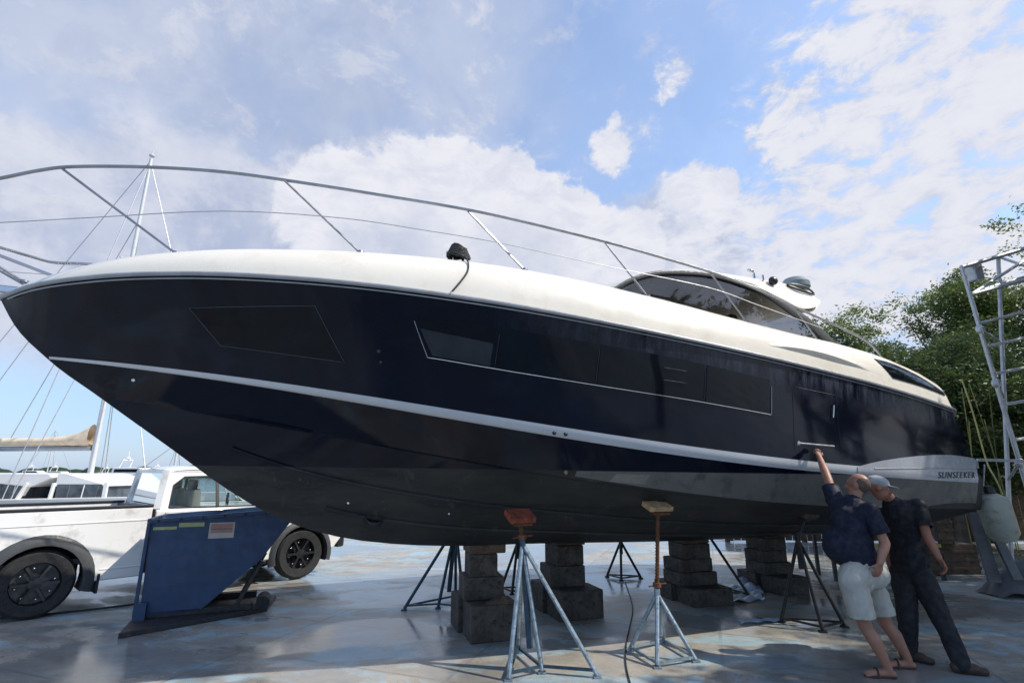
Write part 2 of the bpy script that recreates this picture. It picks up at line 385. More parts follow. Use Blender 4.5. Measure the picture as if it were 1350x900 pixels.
zK = spline((0, 3.25), (.12, 3.05), (.42, 2.74), (.85, 2.42), (1.47, 1.97), (1.99, 1.59), (2.35, 1.37), (2.71, 1.21), (3.09, 1.10), (3.63, 1.01), (4.05, .97), (5.25, .93), (7.53, .85), (9.74, .82), (12, .79))
S_END = 11.4
def section(s):                        # near half: hull points keel -> rail (index), deck points rail -> centreline
    K = Vector((0, zK(s))); C_ = Vector((oC(s), zC(s))) if s > .97 else K.copy(); S_ = Vector((oS(s), zS(s))) if s > .42 else K.copy()
    if C_.y < K.y: C_ = K.copy()
    if S_.y < K.y: S_ = K.copy()
    Rr = Vector((oR(s), zR(s))); h = []
    for i in range(9):
        t = i / 9; p = K.lerp(C_, t); p.y -= .05 * sin(pi * t) * min(1, oC(s)); h.append(p)
    fl = .045 * min(1, max(0, (s - .97) / 2))
    h.append(C_); Cf = C_ + Vector((fl, .012 if fl > 0 else 0))
    for i in range(0, 6): h.append(Cf.lerp(S_, i / 6))
    hol = .07 * max(0, 1 - s / 6) * min(1, s / 1.2)
    for i in range(0, 11):
        t = i / 10; p = S_.lerp(Rr, t); p.x -= hol * sin(pi * t); h.append(p)
    T = Vector((oT(s), zT(s))); P1 = Vector((min(oR(s) - .01, oT(s) + (oR(s) - oT(s)) * .95), 0)); P1.y = T.y - (P1.x - T.x) * .33
    P1.y = max(P1.y, Rr.y + .02 * (T.y - Rr.y))
    dk = [Rr]
    for i in range(1, 9):
        t = i / 8; dk.append(Rr * (1 - t) ** 2 + P1 * 2 * t * (1 - t) + T * t * t)
    for q in (.8, .55, .28, 0):
        dk.append(Vector((T.x * q, T.y + .10 * (1 - q * q) * min(1, s / 2) * (0 if s > 10.6 else 1))))
    return h, dk
def rake(x, z): return min(x, S_END - .5 * min(1, max(0, (z - 1.6) / .95)))
stations = [0.0, .02, .05, .09, .14, .2, .27, .35, .42, .5, .6, .7, .8, .9, .98, 1.08, 1.2, 1.33, 1.47, 1.62, 1.8, 2.0, 2.2, 2.4, 2.6, 2.8, 3.05, 3.3, 3.6] + [3.9 + .3 * i for i in range(26)]
stations = [s for s in stations if s < S_END] + [S_END]
secs = [section(s) for s in stations]
def loft(rows, sgn, mb):
    n = len(rows[0]); o = len(mb.v)
    for s, r in zip(stations, rows):
        for p in r: mb.v.append((rake(s, p.y), -sgn * p.x, p.y))
    for i in range(len(rows) - 1):
        for j in range(n - 1):
            a = o + i * n + j; f = (a, a + n, a + n + 1, a + 1)
            mb.f.append(f if sgn > 0 else f[::-1]); mb.m.append(0)
def finish(mb, name, mat):
    me = bpy.data.meshes.new(name); me.from_pydata(mb.v, [], mb.f); me.materials.append(mat)
    bm = bmesh.new(); bm.from_mesh(me); bmesh.ops.remove_doubles(bm, verts=bm.verts, dist=1e-4)
    bmesh.ops.dissolve_degenerate(bm, edges=bm.edges, dist=1e-5)
    bmesh.ops.recalc_face_normals(bm, faces=bm.faces); bm.to_mesh(me); bm.free()
    me.polygons.foreach_set('use_smooth', [True] * len(me.polygons)); me.set_sharp_from_angle(angle=R(14)); me.update()
    o = bpy.data.objects.new(name, me); col.objects.link(o); o.parent = boat; return o
hm = MB()
for sg in (1, -1): loft([q[0] for q in secs], sg, hm)
last = secs[-1][0]; ring = [(rake(S_END, p.y), -p.x, p.y) for p in last]; ringm = [(rake(S_END, p.y), p.x, p.y) for p in last]
hm.add(ring + ringm, [(i, i + 1, len(ring) + i + 1, len(ring) + i) for i in range(len(ring) - 1)])
hull = finish(hm, 'hull', M['hull'])
dm_ = MB()
for sg in (1, -1): loft([q[1] for q in secs], sg, dm_)
last = secs[-1][1]; a_ = [(rake(S_END, p.y), -p.x, p.y) for p in last]; b_ = [(rake(S_END, p.y), p.x, p.y) for p in last]
dm_.add(a_ + b_, [(i, i + 1, len(a_) + i + 1, len(a_) + i) for i in range(len(a_) - 1)])
deck = finish(dm_, 'deck', M['gel'])

def side_o(s, z):                      # outboard offset of the hull / coaming skin at station s, height z
    h, dk = section(s); pts = [p for p in h] + dk[1:9]
    zs = [p.y for p in pts]; xs = [p.x for p in pts]
    return float(np.interp(z, zs, xs))
def skin(s, z, off, sg=1): return (s, -sg * (side_o(s, z) + off), z)
def panel(name, fn, nu, nv, off, mat, sg=1, parent=None, depth=.02):     # fn(u,v)->(s,z)
    mb = MB(); P = lambda u, v, d: skin(*fn(u, v), d, sg)
    mb.grid(lambda u, v: P(u, v, off), nu, nv)
    for side in range(4):
        def rim(t, w):
            u, v = ((t, 0), (1, t), (1 - t, 1), (0, 1 - t))[side]
            return P(u, v, off if w < .5 else off - depth)
        mb.grid(rim, nu if side % 2 == 0 else nv, 1)
    return mb.build(name, mat, parent or boat, smooth=50)
def quad(c):                           # bilinear from 4 (s,z) corners: lower-left, lower-right, upper-right, upper-left
    return lambda u, v: tuple((1-u)*(1-v)*c[0][k] + u*(1-v)*c[1][k] + u*v*c[2][k] + (1-u)*v*c[3][k] for k in (0, 1))
def line_strip(name, pts, r, mat, off=.0, sg=1, parent=None, n=6):
    path = []
    for i in range(len(pts) - 1):
        k = max(2, int(abs(pts[i+1][0] - pts[i][0]) / .12) + 2)
        for j in range(k): t = j / k; path.append(skin(pts[i][0]*(1-t)+pts[i+1][0]*t, pts[i][1]*(1-t)+pts[i+1][1]*t, off, sg))
    path.append(skin(*pts[-1], off, sg)); mb = MB(); mb.tube(path, r, n); return mb.build(name, mat, parent or boat)
# stripe moulding and stern panel, rub rail, on both sides
wst = spline((.42, .02), (1, .032), (2, .05), (3, .068), (5, .095), (7, .105), (8.8, .10), (11.3, .09))
for sg in (1, -1):
    panel('stripe', lambda u, v: (.44 + u * 8.5, zS(.44 + u * 8.5) + (v - .5) * wst(.44 + u * 8.5) + .01), 80, 4, .008, M['stripe'], sg)
    ztop = spline((8.5, 1.79), (8.9, 1.86), (9.7, 1.94), (10.6, 1.97), (11.3, 1.93))
    lens = panel('stern_panel', lambda u, v: (8.6 + u * 2.62, (zS(8.6 + u * 2.62) - .045) * (1 - v) + ztop(8.6 + u * 2.62) * v), 30, 6, .016, M['lens'], sg)
    line_strip('panel_seam', [(8.9, 1.79), (10.2, 1.80), (11.2, 1.79)], .006, M['rub'], .017, sg, lens)
    pts = [(rake(s, zR(s)), -sg * (oR(s) + .012), zR(s) - .005) for s in np.linspace(0.0, S_END, 90)]
    mb = MB(); mb.tube(pts, .020, 8); mb.build('rub_rail', M['rub'], boat)
    pts = [(rake(s, zR(s)), -sg * (oR(s) + .004), zR(s) - .045) for s in np.linspace(0.1, S_END, 90)]
    mb = MB(); mb.tube(pts, .007, 6); mb.build('rail_trim', M['rub'], boat)
    # spray strakes on the bottom
    for k, (t, s0, s1) in enumerate(((.62, 2.0, 11.2), (.30, 2.9, 11.2))):
        path = []
        for s in np.linspace(s0, s1, 60):
            path.append((s, -sg * oC(s) * t, zK(s) + (zC(s) - zK(s)) * t - .05 * sin(pi * t) * min(1, oC(s)) - .004))
        mb = MB(); mb.tube(path, .022, 6); mb.build('spray_strake', M['hull'], boat)
    # hull windows: one set forward, one long set amidships
    c1 = [(1.85, 2.83), (2.87, 2.70), (2.57, 3.15), (1.58, 3.12)]
    w = panel('hull_window', quad(c1), 14, 6, .004, M['black'], sg); w.data.materials.clear(); w.data.materials.append(M['dglass'])
    line_strip('window_frame', c1 + [c1[0]], .0045, M['seam'], .006, sg, w)
    tops = spline((3.40, 3.08), (3.8, 3.075), (4.48, 3.01), (6.13, 2.86), (7.27, 2.73)); bots = spline((3.56, 2.77), (4.2, 2.685), (5.17, 2.575), (6.4, 2.455), (7.27, 2.365))
    segs = [(3.43, 4.15), (4.18, 5.14), (5.17, 6.37), (6.40, 7.26)]
    for i, (a, c) in enumerate(segs):
        def fn(u, v, a=a, c=c, i=i):
            s = a + (c - a) * u
            if i == 0 and u < .2: s = s + (1 - v) * .16 * (1 - u / .2)
            return (s, bots(s) * (1 - v) + tops(s) * v)
        w = panel('hull_window', fn, 14, 6, .006, M['dglass'], sg)
        if i: line_strip('window_divider', [(a - .015, bots(a) + .03), (a - .015, tops(a) - .06)], .003, M['seam'], .008, sg, w)
    line_strip('window_trim', [(3.40, 3.06), (3.56, 2.76)] + [(s, bots(s) - .008) for s in np.linspace(3.7, 7.27, 12)] , .0055, M['chrome'], .006, sg)
    line_strip('window_end_trim', [(7.28, 2.36), (7.28, 2.66)], .004, M['rub'], .006, sg)
    panel('painted_reflection', quad([(3.60, 2.775), (4.12, 2.70), (4.12, 2.90), (3.46, 3.00)]), 8, 4, .010, M['pane'], sg)  # pale reflection painted as a panel over the first pane
    # opening vents, fittings
    for (s, z) in ((5.88, 2.77), (5.88, 2.65)):
        line_strip('vent_louvre', [(s, z), (s + .26, z - .02)], .004, M['seam'], .012, sg)
    c2 = [(7.62, 1.99), (8.35, 1.95), (8.3, 2.62), (7.6, 2.68)]
    line_strip('side_door_seam', [c2[0], c2[3], c2[2], c2[1]], .003, M['black'], .001, sg)
    line_strip('side_handle', [(8.22, 2.36), (8.24, 2.5)], .007, M['steel'], .02, sg)
    for (s, z, r_, mt) in ((1.14, 2.56, .018, 'chrome'), (3.14, 2.80, .018, 'seam'), (3.17, 2.71, .015, 'seam'), (4.80, 2.115, .022, 'black'), (4.91, 2.105, .022, 'black'), (5.05, 1.75, .022, 'wood'), (3.1, 1.45, .016, 'chrome'), (4.1, 1.33, .014, 'chrome')):
        mb = MB(); p = Vector(skin(s, z, .004, sg)); mb.ell(p, (r_, .014, r_), n=14, m=8); mb.build('through_hull_fitting', M[mt], boat)
    # thruster tunnel mouth
    mb = MB(); ctr = Vector((3.37, -sg * side_o(3.37, 1.30), 1.30)); q = Matrix.Rotation(R(50) * sg, 4, 'X'); q.translation = ctr
    mb.lathe([(.075, -.03), (.10, -.03), (.10, .02), (.085, .025), (.075, -.03), (.001, -.028)], 20, q); mb.build('thruster_tunnel', M['black'], boat)
    # coaming side glass aft
    cg = [(9.50, 2.915), (10.80, 2.77), (10.72, 2.90), (9.32, 3.165)]
    tb = spline((0, 3.165), (.25, 3.145), (.6, 3.04), (1, 2.83)); bb = spline((0, 2.915), (.5, 2.86), (1, 2.775))
    w = panel('coaming_window', lambda u, v: (9.50 - .2 * v * (1 - u) + 1.25 * u, bb(u) * (1 - v) + tb(u) * v), 16, 5, .012, M['dglass'], sg)
    # styling crease: a wedge of the gunwale moulding standing proud, flush at its upper edge
    lo_ = spline((7.3, 3.13), (8.0, 3.115), (8.7, 3.03), (9.3, 2.92)); hi_ = spline((7.3, 3.15), (8.0, 3.22), (8.7, 3.20), (9.3, 3.13))
    mb = MB(); mb.grid(lambda u, v: skin(7.3 + 2.0 * u, lo_(7.3 + 2 * u) * (1 - v) + hi_(7.3 + 2 * u) * v, .001 + .045 * sin(pi * min(1, u * 1.15)) * (1 - v) ** 1.5 * (1 if v > .01 else 1), sg), 40, 10)
    mb.grid(lambda u, v: skin(7.3 + 2.0 * u, lo_(7.3 + 2 * u) - .03 * (1 - v), -.004 + (.005 + .045 * sin(pi * min(1, u * 1.15))) * v, sg), 40, 4)
    mb.build('gunwale_crease', M['gel'], boat, smooth=60)
    # paler grey band between the chine and the waterline
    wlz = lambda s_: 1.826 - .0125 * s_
    panel('chine_band', lambda u, v: (5.15 + 6.1 * u, (zC(5.15 + 6.1 * u) + .035 - .03 * u) * (1 - v) + wlz(5.15 + 6.1 * u) * v), 60, 4, .004, M['bandgrey'], sg)
    if sg > 0: panel('pale_patch', quad([(5.50, 1.655), (5.88, 1.63), (5.90, 1.725), (5.55, 1.735)]), 6, 3, .007, M['patchgrey'], sg)  # paler patch near the band's forward end
# builder's lettering on the stern panel
fc = bpy.data.curves.new('letters', 'FONT'); fc.body = 'SUNSEEKER'; fc.size = .12; fc.extrude = .002; fc.shear = .35; fc.space_character = 1.25
tmp = bpy.data.objects.new('tmp', fc); col.objects.link(tmp); dg = bpy.context.evaluated_depsgraph_get()
me = bpy.data.meshes.new_from_object(tmp.evaluated_get(dg)); bpy.data.objects.remove(tmp)
xs = [v.co.x for v in me.vertices]; w_ = max(xs) - min(xs)
for v in me.vertices:
    s = 10.2 + (v.co.x - min(xs)) / w_ * .92; z = 1.675 + v.co.y * .95
    v.co = Vector(skin(s, z, .022 + v.co.z, 1))
me.materials.clear(); me.materials.append(M['letter']); o = bpy.data.objects.new('lettering', me); col.objects.link(o); o.parent = boat

# superstructure
zroof = spline((5.9, 3.88), (6.2, 4.02), (6.5, 4.14), (6.8, 4.22), (7.1, 4.26), (8, 4.31), (8.9, 4.34), (9.5, 4.27))
zarch = spline((5.60, 3.66), (5.9, 3.86), (6.24, 4.0), (6.7, 4.09), (7.2, 4.13), (7.6, 4.10), (8, 4.03), (8.5, 3.82), (9.0, 3.57), (9.3, 3.35))
zlow = spline((5.8, 3.82), (6.24, 4.02), (6.7, 4.11), (7.2, 4.15), (7.6, 4.13), (8, 4.09), (8.4, 4.00), (8.8, 3.93), (9.2, 4.04), (9.5, 4.22))
woE = spline((5.8, .9), (6.1, 1.18), (6.5, 1.28), (7, 1.3), (8.8, 1.3), (9.2, 1.26), (9.5, 1.1))
def roof(u, v):                         # v -1..1 across
    s = 5.8 + 3.7 * u; e = woE(s); q = v * 2 - 1
    a = abs(q); zl, zr_ = zlow(s), zroof(s) if s > 5.9 else 3.9
    zz = zl + (zr_ - zl) * (1 - max(0, (a - .82) / .18) ** 2) + .07 * (1 - a * a)
    return (s - .45 * (1 - a * a) * (1 - u) ** 3 + (.25 * (1 - a * a) if u > .95 else 0), -q * e, zz)
mb = MB(); mb.grid(roof, 48, 40)
mb.grid(lambda u, v: (roof(u, v)[0], roof(u, v)[1] * .96, min(roof(u, v)[2] - .05, zlow(5.8 + 3.7 * u) + .02)), 48, 40)
mb.grid(lambda u, v: Vector(roof(u, 0)).lerp(Vector((roof(u, 0)[0], roof(u, 0)[1] * .96, zlow(5.8 + 3.7 * u) + .0)), v), 48, 1)
mb.grid(lambda u, v: Vector(roof(u, 1)).lerp(Vector((roof(u, 1)[0], roof(u, 1)[1] * .96, zlow(5.8 + 3.7 * u) + .0)), v), 48, 1)
mb.grid(lambda u, v: Vector(roof(1, u)).lerp(Vector((roof(1, u)[0], roof(1, u)[1] * .96, min(roof(1, u)[2] - .05, 4.24))), v), 40, 1)
hardtop = mb.build('hardtop', M['gel'], boat, smooth=40)
for sg in (1, -1):
    mb = MB()
    def sg_(u, v):
        s = 5.62 + 3.6 * u; zb = zT(s) - .12; zt = zarch(s)
        return (s, -sg * (1.40 - .10 * v), zb + (max(zt, zb + .01) - zb) * v)
    mb.grid(sg_, 40, 6); w = mb.build('side_window', M['glass'], boat)
    mb = MB()                           # arch between glass and hardtop
    def arch(u, v):
        s = 5.55 + 3.85 * u; wd = .05 + .13 * max(0, (u - .45)) ** 1.0 * 1.6
        return (s + v * wd * .5 * (1 if u > .45 else 0), -sg * (1.305 + .012 * sin(pi * v)), zarch(s) + v * wd)
    mb.grid(arch, 60, 4); mb.build('window_arch', M['flare'], boat)
    mb = MB(); mb.tube([(s, -sg * 1.315, zarch(s)) for s in np.linspace(5.6, 9.3, 50)], .014, 6); mb.build('window_seal', M['black'], boat)
mb = MB()
def wind(u, v):
    q = u * 2 - 1; a = abs(q)
    b0 = Vector((5.15 + .5 * a ** 2.2, -q * 1.38, zT(5.6) + .06 * (1 - a * a) - .06)); t0 = Vector((roof(0, u)[0], roof(0, u)[1] * 1.0, roof(0, u)[2]))
    return b0.lerp(t0, v) + Vector((0, 0, .04 * sin(pi * v)))
mb.grid(wind, 30, 8); mb.build('windshield', M['glass'], boat)
# interior seen through the glass: helm seat backs
for y in (-.55, .45):
    mb = MB(); mb.box((8.1, y, 3.55), (.16, .55, .75), taper=.8); mb.build('helm_seat', M['seat'], boat, bevel=.05)
# hardtop fittings
mb = MB(); mb.lathe([(.02, 0), (.16, .0), (.20, .05), (.20, .12), (.14, .19), (.001, .22)], 24, Matrix.Translation((9.15, -.98, 4.33))); mb.lathe([(.05, -.1), (.05, .03)], 10, Matrix.Translation((9.15, -.98, 4.33))); mb.build('radar_dome', M['radome'], boat)
mb = MB(); mb.tube([(8.15, -1.12, 4.27), (8.15, -1.12, 4.40), (8.05, -1.12, 4.44)], .018, 8); mb.tube([(8.22, -1.2, 4.28), (8.22, -1.2, 4.36)], .014, 8); mb.ell((8.10, -1.12, 4.43), (.05, .03, .03)); mb.build('horn', M['chrome'], boat)
mb = MB(); mb.ell((8.35, -1.25, 4.28), (.07, .05, .06)); mb.build('searchlight', M['black'], boat)
mb = MB()
ov = [(8.98 + .27 * cos(a) , -1.2 + .02 * cos(2*a), 4.27 + .035 * sin(a) - .03 * cos(a)) for a in np.linspace(0, 2 * pi, 28)]
mb.tube(ov, .014, 6, cap=False); mb.build('handrail', M['black'], boat)

# pulpit rail
rail = [(-.92, 0, 3.90), (-.78, -.33, 3.93), (-.5, -.52, 3.98), (-.1, -.62, 4.05), (.08, -.66, 4.10), (.32, -.70, 4.21), (.58, -.77, 4.275), (1.15, -.92, 4.33), (1.75, -1.09, 4.335), (2.4, -1.21, 4.32), (3.04, -1.33, 4.29), (3.85, -1.46, 4.255), (4.53, -1.53, 4.21), (5.37, -1.60, 4.14), (5.97, -1.64, 4.08), (6.76, -1.67, 4.00), (7.39, -1.69, 3.90), (8.07, -1.69, 3.75), (8.99, -1.67, 3.57), (9.5, -1.66, 3.44), (9.85, -1.60, 3.26)]
mid = [(-.6, -.45, 3.62), (.1, -.62, 3.72), (.79, -.74, 3.86), (1.77, -1.05, 3.98), (2.72, -1.25, 4.02), (3.48, -1.38, 3.99), (4.22, -1.49, 3.95), (5.39, -1.60, 3.86), (6.69, -1.67, 3.80), (7.47, -1.69, 3.68), (8.6, -1.68, 3.52)]
stan = [((.47, .74, 4.26), (1.40, .75, 3.63)), ((2.21, 1.18, 4.32), (2.92, 1.20, 3.73)), ((3.86, 1.46, 4.255), (4.49, 1.46, 3.72)), ((5.37, 1.60, 4.14), (5.92, 1.58, 3.60)), ((6.76, 1.67, 4.0), (7.31, 1.63, 3.47)), ((8.07, 1.69, 3.75), (8.55, 1.62, 3.37)), ((-.75, .36, 3.93), (.20, .16, 3.38))]
drop = spline((-.9, 0), (-.5, -.04), (.3, -.30), (1.2, -.36), (3.0, -.30), (5.0, 0))     # the far rail sits lower towards the bow
for sg in (1, -1):
    dz = drop if sg < 0 else (lambda q: 0)
    mb = MB(); mb.tube(smoothpath([(x, y * sg, z + dz(x)) for x, y, z in rail], 6), .0145, 8); r_ = mb.build('bow_rail', M['railsteel'], boat)
    for (a, c) in stan:
        mb = MB(); mb.tube([(a[0], -sg * a[1], a[2] + dz(a[0])), (c[0], -sg * c[1], c[2])], .0105, 8)
        mb.lathe([(.001, .012), (.03, .01), (.032, -.01)], 12, Matrix.Translation((c[0], -sg * c[1], c[2] + .008))); mb.build('stanchion', M['railsteel'], r_)
    mb = MB(); mb.tube(smoothpath([(x, y * sg, z) for x, y, z in mid], 5), .0045, 5); mb.build('guard_wire', M['wire'], boat)
# anchor gear and pulpit struts at the stemhead
mb = MB(); mb.tube([(-.86, .2, 3.90), (-.2, .16, 3.72), (.45, .12, 3.50)], .016, 8); mb.build('pulpit_bar', M['steel'], boat)
mb = MB(); mb.box((.05, 0, 3.33), (.5, .12, .07)); mb.build('anchor_roller', M['steel'], boat, bevel=.015)
# cleat amidships
mb = MB(); cp = Vector((3.82, -1.36, 3.75)); mb.tube([cp + Vector((-.12, 0, .06)), cp + Vector((.12, 0, .06))], .018, 8)
for dx in (-.05, .05): mb.tube([cp + Vector((dx, 0, -.05)), cp + Vector((dx, 0, .06))], .014, 8)
mb.build('cleat', M['steel'], boat)
mb = MB()
for k in range(5):
    a = [(cp + Vector(((.11 - .01 * k) * cos(t), .05 * sin(t) - .02, .03 + .022 * k + .02 * sin(2 * t)))) for t in np.linspace(0, 2 * pi, 14)]
    mb.tube(a, .017, 6)
rp = smoothpath([(3.86, -1.42, 3.78), (3.87, -1.52, 3.68), (3.84, -1.60, 3.55), (3.76, -1.655, 3.42), (3.68, -1.665, 3.31)], 5)
mb.tube(rp, .008, 6); o = mb.build('mooring_rope', M['rubber'], None); o.matrix_world = Matrix.Translation((-4.57, 4.37, 0)) @ Matrix.Rotation(R(24), 4, 'Z')
tag(o, 'dark rope coiled on the midship cleat with its tail over the gunwale', 'rope')
# swim platform
mb = MB(); mb.prism([(11.25, -1.6), (11.25, 1.6), (12.0, 1.45), (12.15, 1.1), (12.15, -1.1), (12.0, -1.45)], lambda a, b_, d: (a, b_, d), 1.80, 1.93)
mb.build('swim_platform', M['lens'], boat, bevel=.02)
for y in (-.9, .9):
    mb = MB(); mb.bar((11.35, y, 1.45), (11.9, y, 1.80), .05); mb.build('platform_bracket', M['steel'], boat)

# ================================================================== KEEL BLOCK STACKS
BD = Vector((cos(R(24)), sin(R(24)), 0)); BN = Vector((sin(R(24)), -cos(R(24)), 0))
def rock_block(name, c, dims, mat, rz, label, group):
    mb = MB(); q = Matrix.Rotation(rz, 3, 'Z'); mb.box((0, 0, dims[2] / 2), dims, q)
    o = mb.build(name, mat, None, bevel=.014); o.location = c
    tag(o, label, 'block', group)
    return o
stacks = [((-.33, 6.50), .93, 'stack nearest the hopper', [(.54, .42, .36), (.46, .42, .24), (.32, .38, .24)], 18),
          ((.70, 7.35), .90, 'second stack from the hopper', [(.60, .44, .33), (.48, .42, .25), (.38, .38, .24)], 20),
          ((2.57, 8.00), .86, 'third stack from the hopper', [(.62, .44, .22), (.60, .44, .17), (.54, .42, .17), (.44, .40, .20)], 16),
          ((4.02, 8.65), .86, 'stack beside the two men', [(.50, .42, .24), (.50, .42, .17), (.46, .40, .17), (.42, .40, .18)], 18)]
for si, ((x, y), ztop_, desc, tiers, a) in enumerate(stacks):
    z = 0
    for ti, d in enumerate(tiers):
        nm = ('lowest', 'second', 'third', 'fourth')[ti]
        if ti == 0:                     # two blocks side by side at the bottom
            for k, off in enumerate((.225, -.225)):
                p = Vector((x, y, z)) - BN * off
                rock_block('concrete_block', p, (d[0], d[1], d[2]), M['block'], R(a + random.uniform(-3, 3)),
                           '%s concrete block at the foot of the %s' % (('nearer', 'further')[k], desc), 'keel blocks stacked under the hull')
        else:
            j = Vector((random.uniform(-.04, .04), random.uniform(-.03, .03), 0))
            rock_block('concrete_block', Vector((x, y, z)) + j, d, M['block'], R(a + random.uniform(-5, 5)),
                       'grimy concrete keel block, %s tier up in the %s' % (nm, desc), 'keel blocks stacked under the hull')
        z += d[2] + .002
    rock_block('timber_packer', (x, y, z), (.42, .40, max(.05, ztop_ + .03 - z)), M['dwood'], R(a), 'dark timber packer topping the %s' % desc, 'timber packers on the block stacks')
# slanting brown timber on the first stack and a beam on its foot
mb = MB(); mb.bar(at(622, 812, 6.13), at(668, 788, 6.2), .11, .10); o = mb.build('timber_beam', M['dwood'], None, bevel=.01)
tag(o, 'brown timber beam leaning on the foot of the stack nearest the hopper', 'timber')

# ================================================================== BOAT STANDS
def stand(feet, apex, top, pad, mats, label, handle=True, braces=None, padrot=0, rl=.021, padtilt=0):
    cx = sum(f[0] for f in feet) / len(feet); cy = sum(f[1] for f in feet) / len(feet)
    root = empty('boat_stand', (cx, cy, 0)); tag(root, label, 'boat stand', 'boat stands propping the hull')
    off = Vector((cx, cy, 0)); ap = Vector(apex) - off; tp = Vector(top) - off; F = [Vector((x, y, .02)) - off for x, y in feet]
    lm, bm_, sm = mats
    for f in F:
        mb = MB(); a = ap + (f - ap).normalized() * .02; mb.tube([a, f], rl, 8)
        mb.box(f - Vector((0, 0, .012)), (.07, .07, .016)); mb.build('leg', lm, root)
    braces = braces or [(i, (i + 1) % len(F)) for i in range(len(F))]
    mb = MB()
    for i, j in braces:
        p, q = F[i].lerp(ap, .035), F[j].lerp(ap, .035); mb.bar(p, q, .022, .022)
    mb.build('brace', bm_, root)
    mb = MB(); d = (tp - ap); lo = Vector((ap.x * .6, ap.y * .6, .18)) if len(F) > 3 else ap - Vector((0, 0, .35 * ap.z)); mb.tube([lo, ap + Vector((0, 0, .05))], .030, 10); mb.build('post', bm_, root)
    mb = MB(); mb.tube([ap, tp - Vector((0, 0, .05))], .019, 10)
    for k in range(int(d.length / .03)): 
        c = ap.lerp(tp, min(.97, k * .03 / max(.01, d.length))); mb.tube([c, c + d.normalized() * .012], .0225, 10)
    mb.build('screw', sm, root)
    if handle:
        mb = MB(); h = ap.lerp(tp, .12 if d.length < .4 else .06) + Vector((0, 0, .03)); mb.lathe([(.02, -.02), (.042, -.02), (.042, .02), (.02, .02)], 12, Matrix.Translation(h))
        mb.tube([h + Vector((-.09, -.03, -.01)), h + Vector((.10, .03, .01))], .008, 8); mb.build('screw_handle', sm, root)
    q = Euler((R(padtilt), 0, R(24 + padrot))).to_matrix()
    mb = MB(); mb.box(tp - Vector((0, 0, .045)), (.20, .16, .02), q); mb.tube([tp - Vector((0, 0, .10)), tp - Vector((0, 0, .04))], .035, 10); mb.build('pad_plate', sm, root)
    mb = MB(); mb.box(tp, pad[1], q); mb.build('pad', pad[0], root, bevel=.008)
    return root
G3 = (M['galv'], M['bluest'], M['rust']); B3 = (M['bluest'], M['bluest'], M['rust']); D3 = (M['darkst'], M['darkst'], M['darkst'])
stand([(-.03, 5.05), (.27, 5.22), (.75, 5.12), (.06, 5.76)], (.10, 5.33, 1.08), (.08, 5.36, 1.33), (M['redpad'], (.27, .19, .06)), G3, 'pale blue steel stand with a red pad, nearest the camera', braces=[(0, 1), (1, 2), (1, 3), (3, 0)], padtilt=24)
stand([(1.19, 5.81), (1.34, 5.35), (1.75, 5.51), (1.61, 6.05)], (1.47, 5.69, .56), (1.54, 5.72, 1.40), (M['wood'], (.30, .16, .05)), (M['galv'], M['galv'], M['rust']), 'low four-legged stand with a long rusty screw and raw timber pad', padtilt=22)
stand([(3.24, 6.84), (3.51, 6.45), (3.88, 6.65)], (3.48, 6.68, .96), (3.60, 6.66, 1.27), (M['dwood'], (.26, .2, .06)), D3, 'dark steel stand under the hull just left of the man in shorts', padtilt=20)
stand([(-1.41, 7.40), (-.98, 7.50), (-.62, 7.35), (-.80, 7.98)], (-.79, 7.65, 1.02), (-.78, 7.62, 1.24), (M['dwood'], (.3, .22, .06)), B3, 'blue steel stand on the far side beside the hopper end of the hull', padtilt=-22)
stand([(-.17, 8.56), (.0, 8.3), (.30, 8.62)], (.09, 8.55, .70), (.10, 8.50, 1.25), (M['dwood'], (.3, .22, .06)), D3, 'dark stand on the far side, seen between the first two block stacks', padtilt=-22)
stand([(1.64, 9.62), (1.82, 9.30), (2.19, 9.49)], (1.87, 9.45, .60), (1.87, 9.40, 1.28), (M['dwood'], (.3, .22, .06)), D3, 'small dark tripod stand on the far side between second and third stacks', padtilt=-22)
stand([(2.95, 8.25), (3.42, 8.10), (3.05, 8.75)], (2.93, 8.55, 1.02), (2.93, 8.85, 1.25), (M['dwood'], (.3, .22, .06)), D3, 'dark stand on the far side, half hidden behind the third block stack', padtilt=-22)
# pale plastic sheet on the ground
mb = MB()
def crump(u, v):
    p = Vector((2.98, 7.7, 0)).lerp(Vector((3.55, 7.9, 0)), u) + Vector((.35, .95, 0)) * v
    return (p.x + .03 * sin(9 * v + 3 * u), p.y, .012 + .05 * abs(sin(7 * u + 4 * v) * cos(11 * v - 3 * u)) + (.22 * max(0, v - .55) * (1 if u > .4 else .3)))
mb.grid(crump, 22, 22); o = mb.build('plastic_sheet', M['plastic'], None); tag(o, 'crumpled pale blue plastic sheet lying on the concrete under the hull', 'sheet')
mb = MB(); mb.grid(lambda u, v: (2.72 + .55 * u, 6.75 + .12 * v + .1 * u, .008 + .02 * abs(sin(8 * u + 5 * v))), 14, 6); o = mb.build('paper_scrap', M['plastic'], None)
tag(o, 'flat pale scrap lying on the concrete in front of the third block stack', 'scrap')

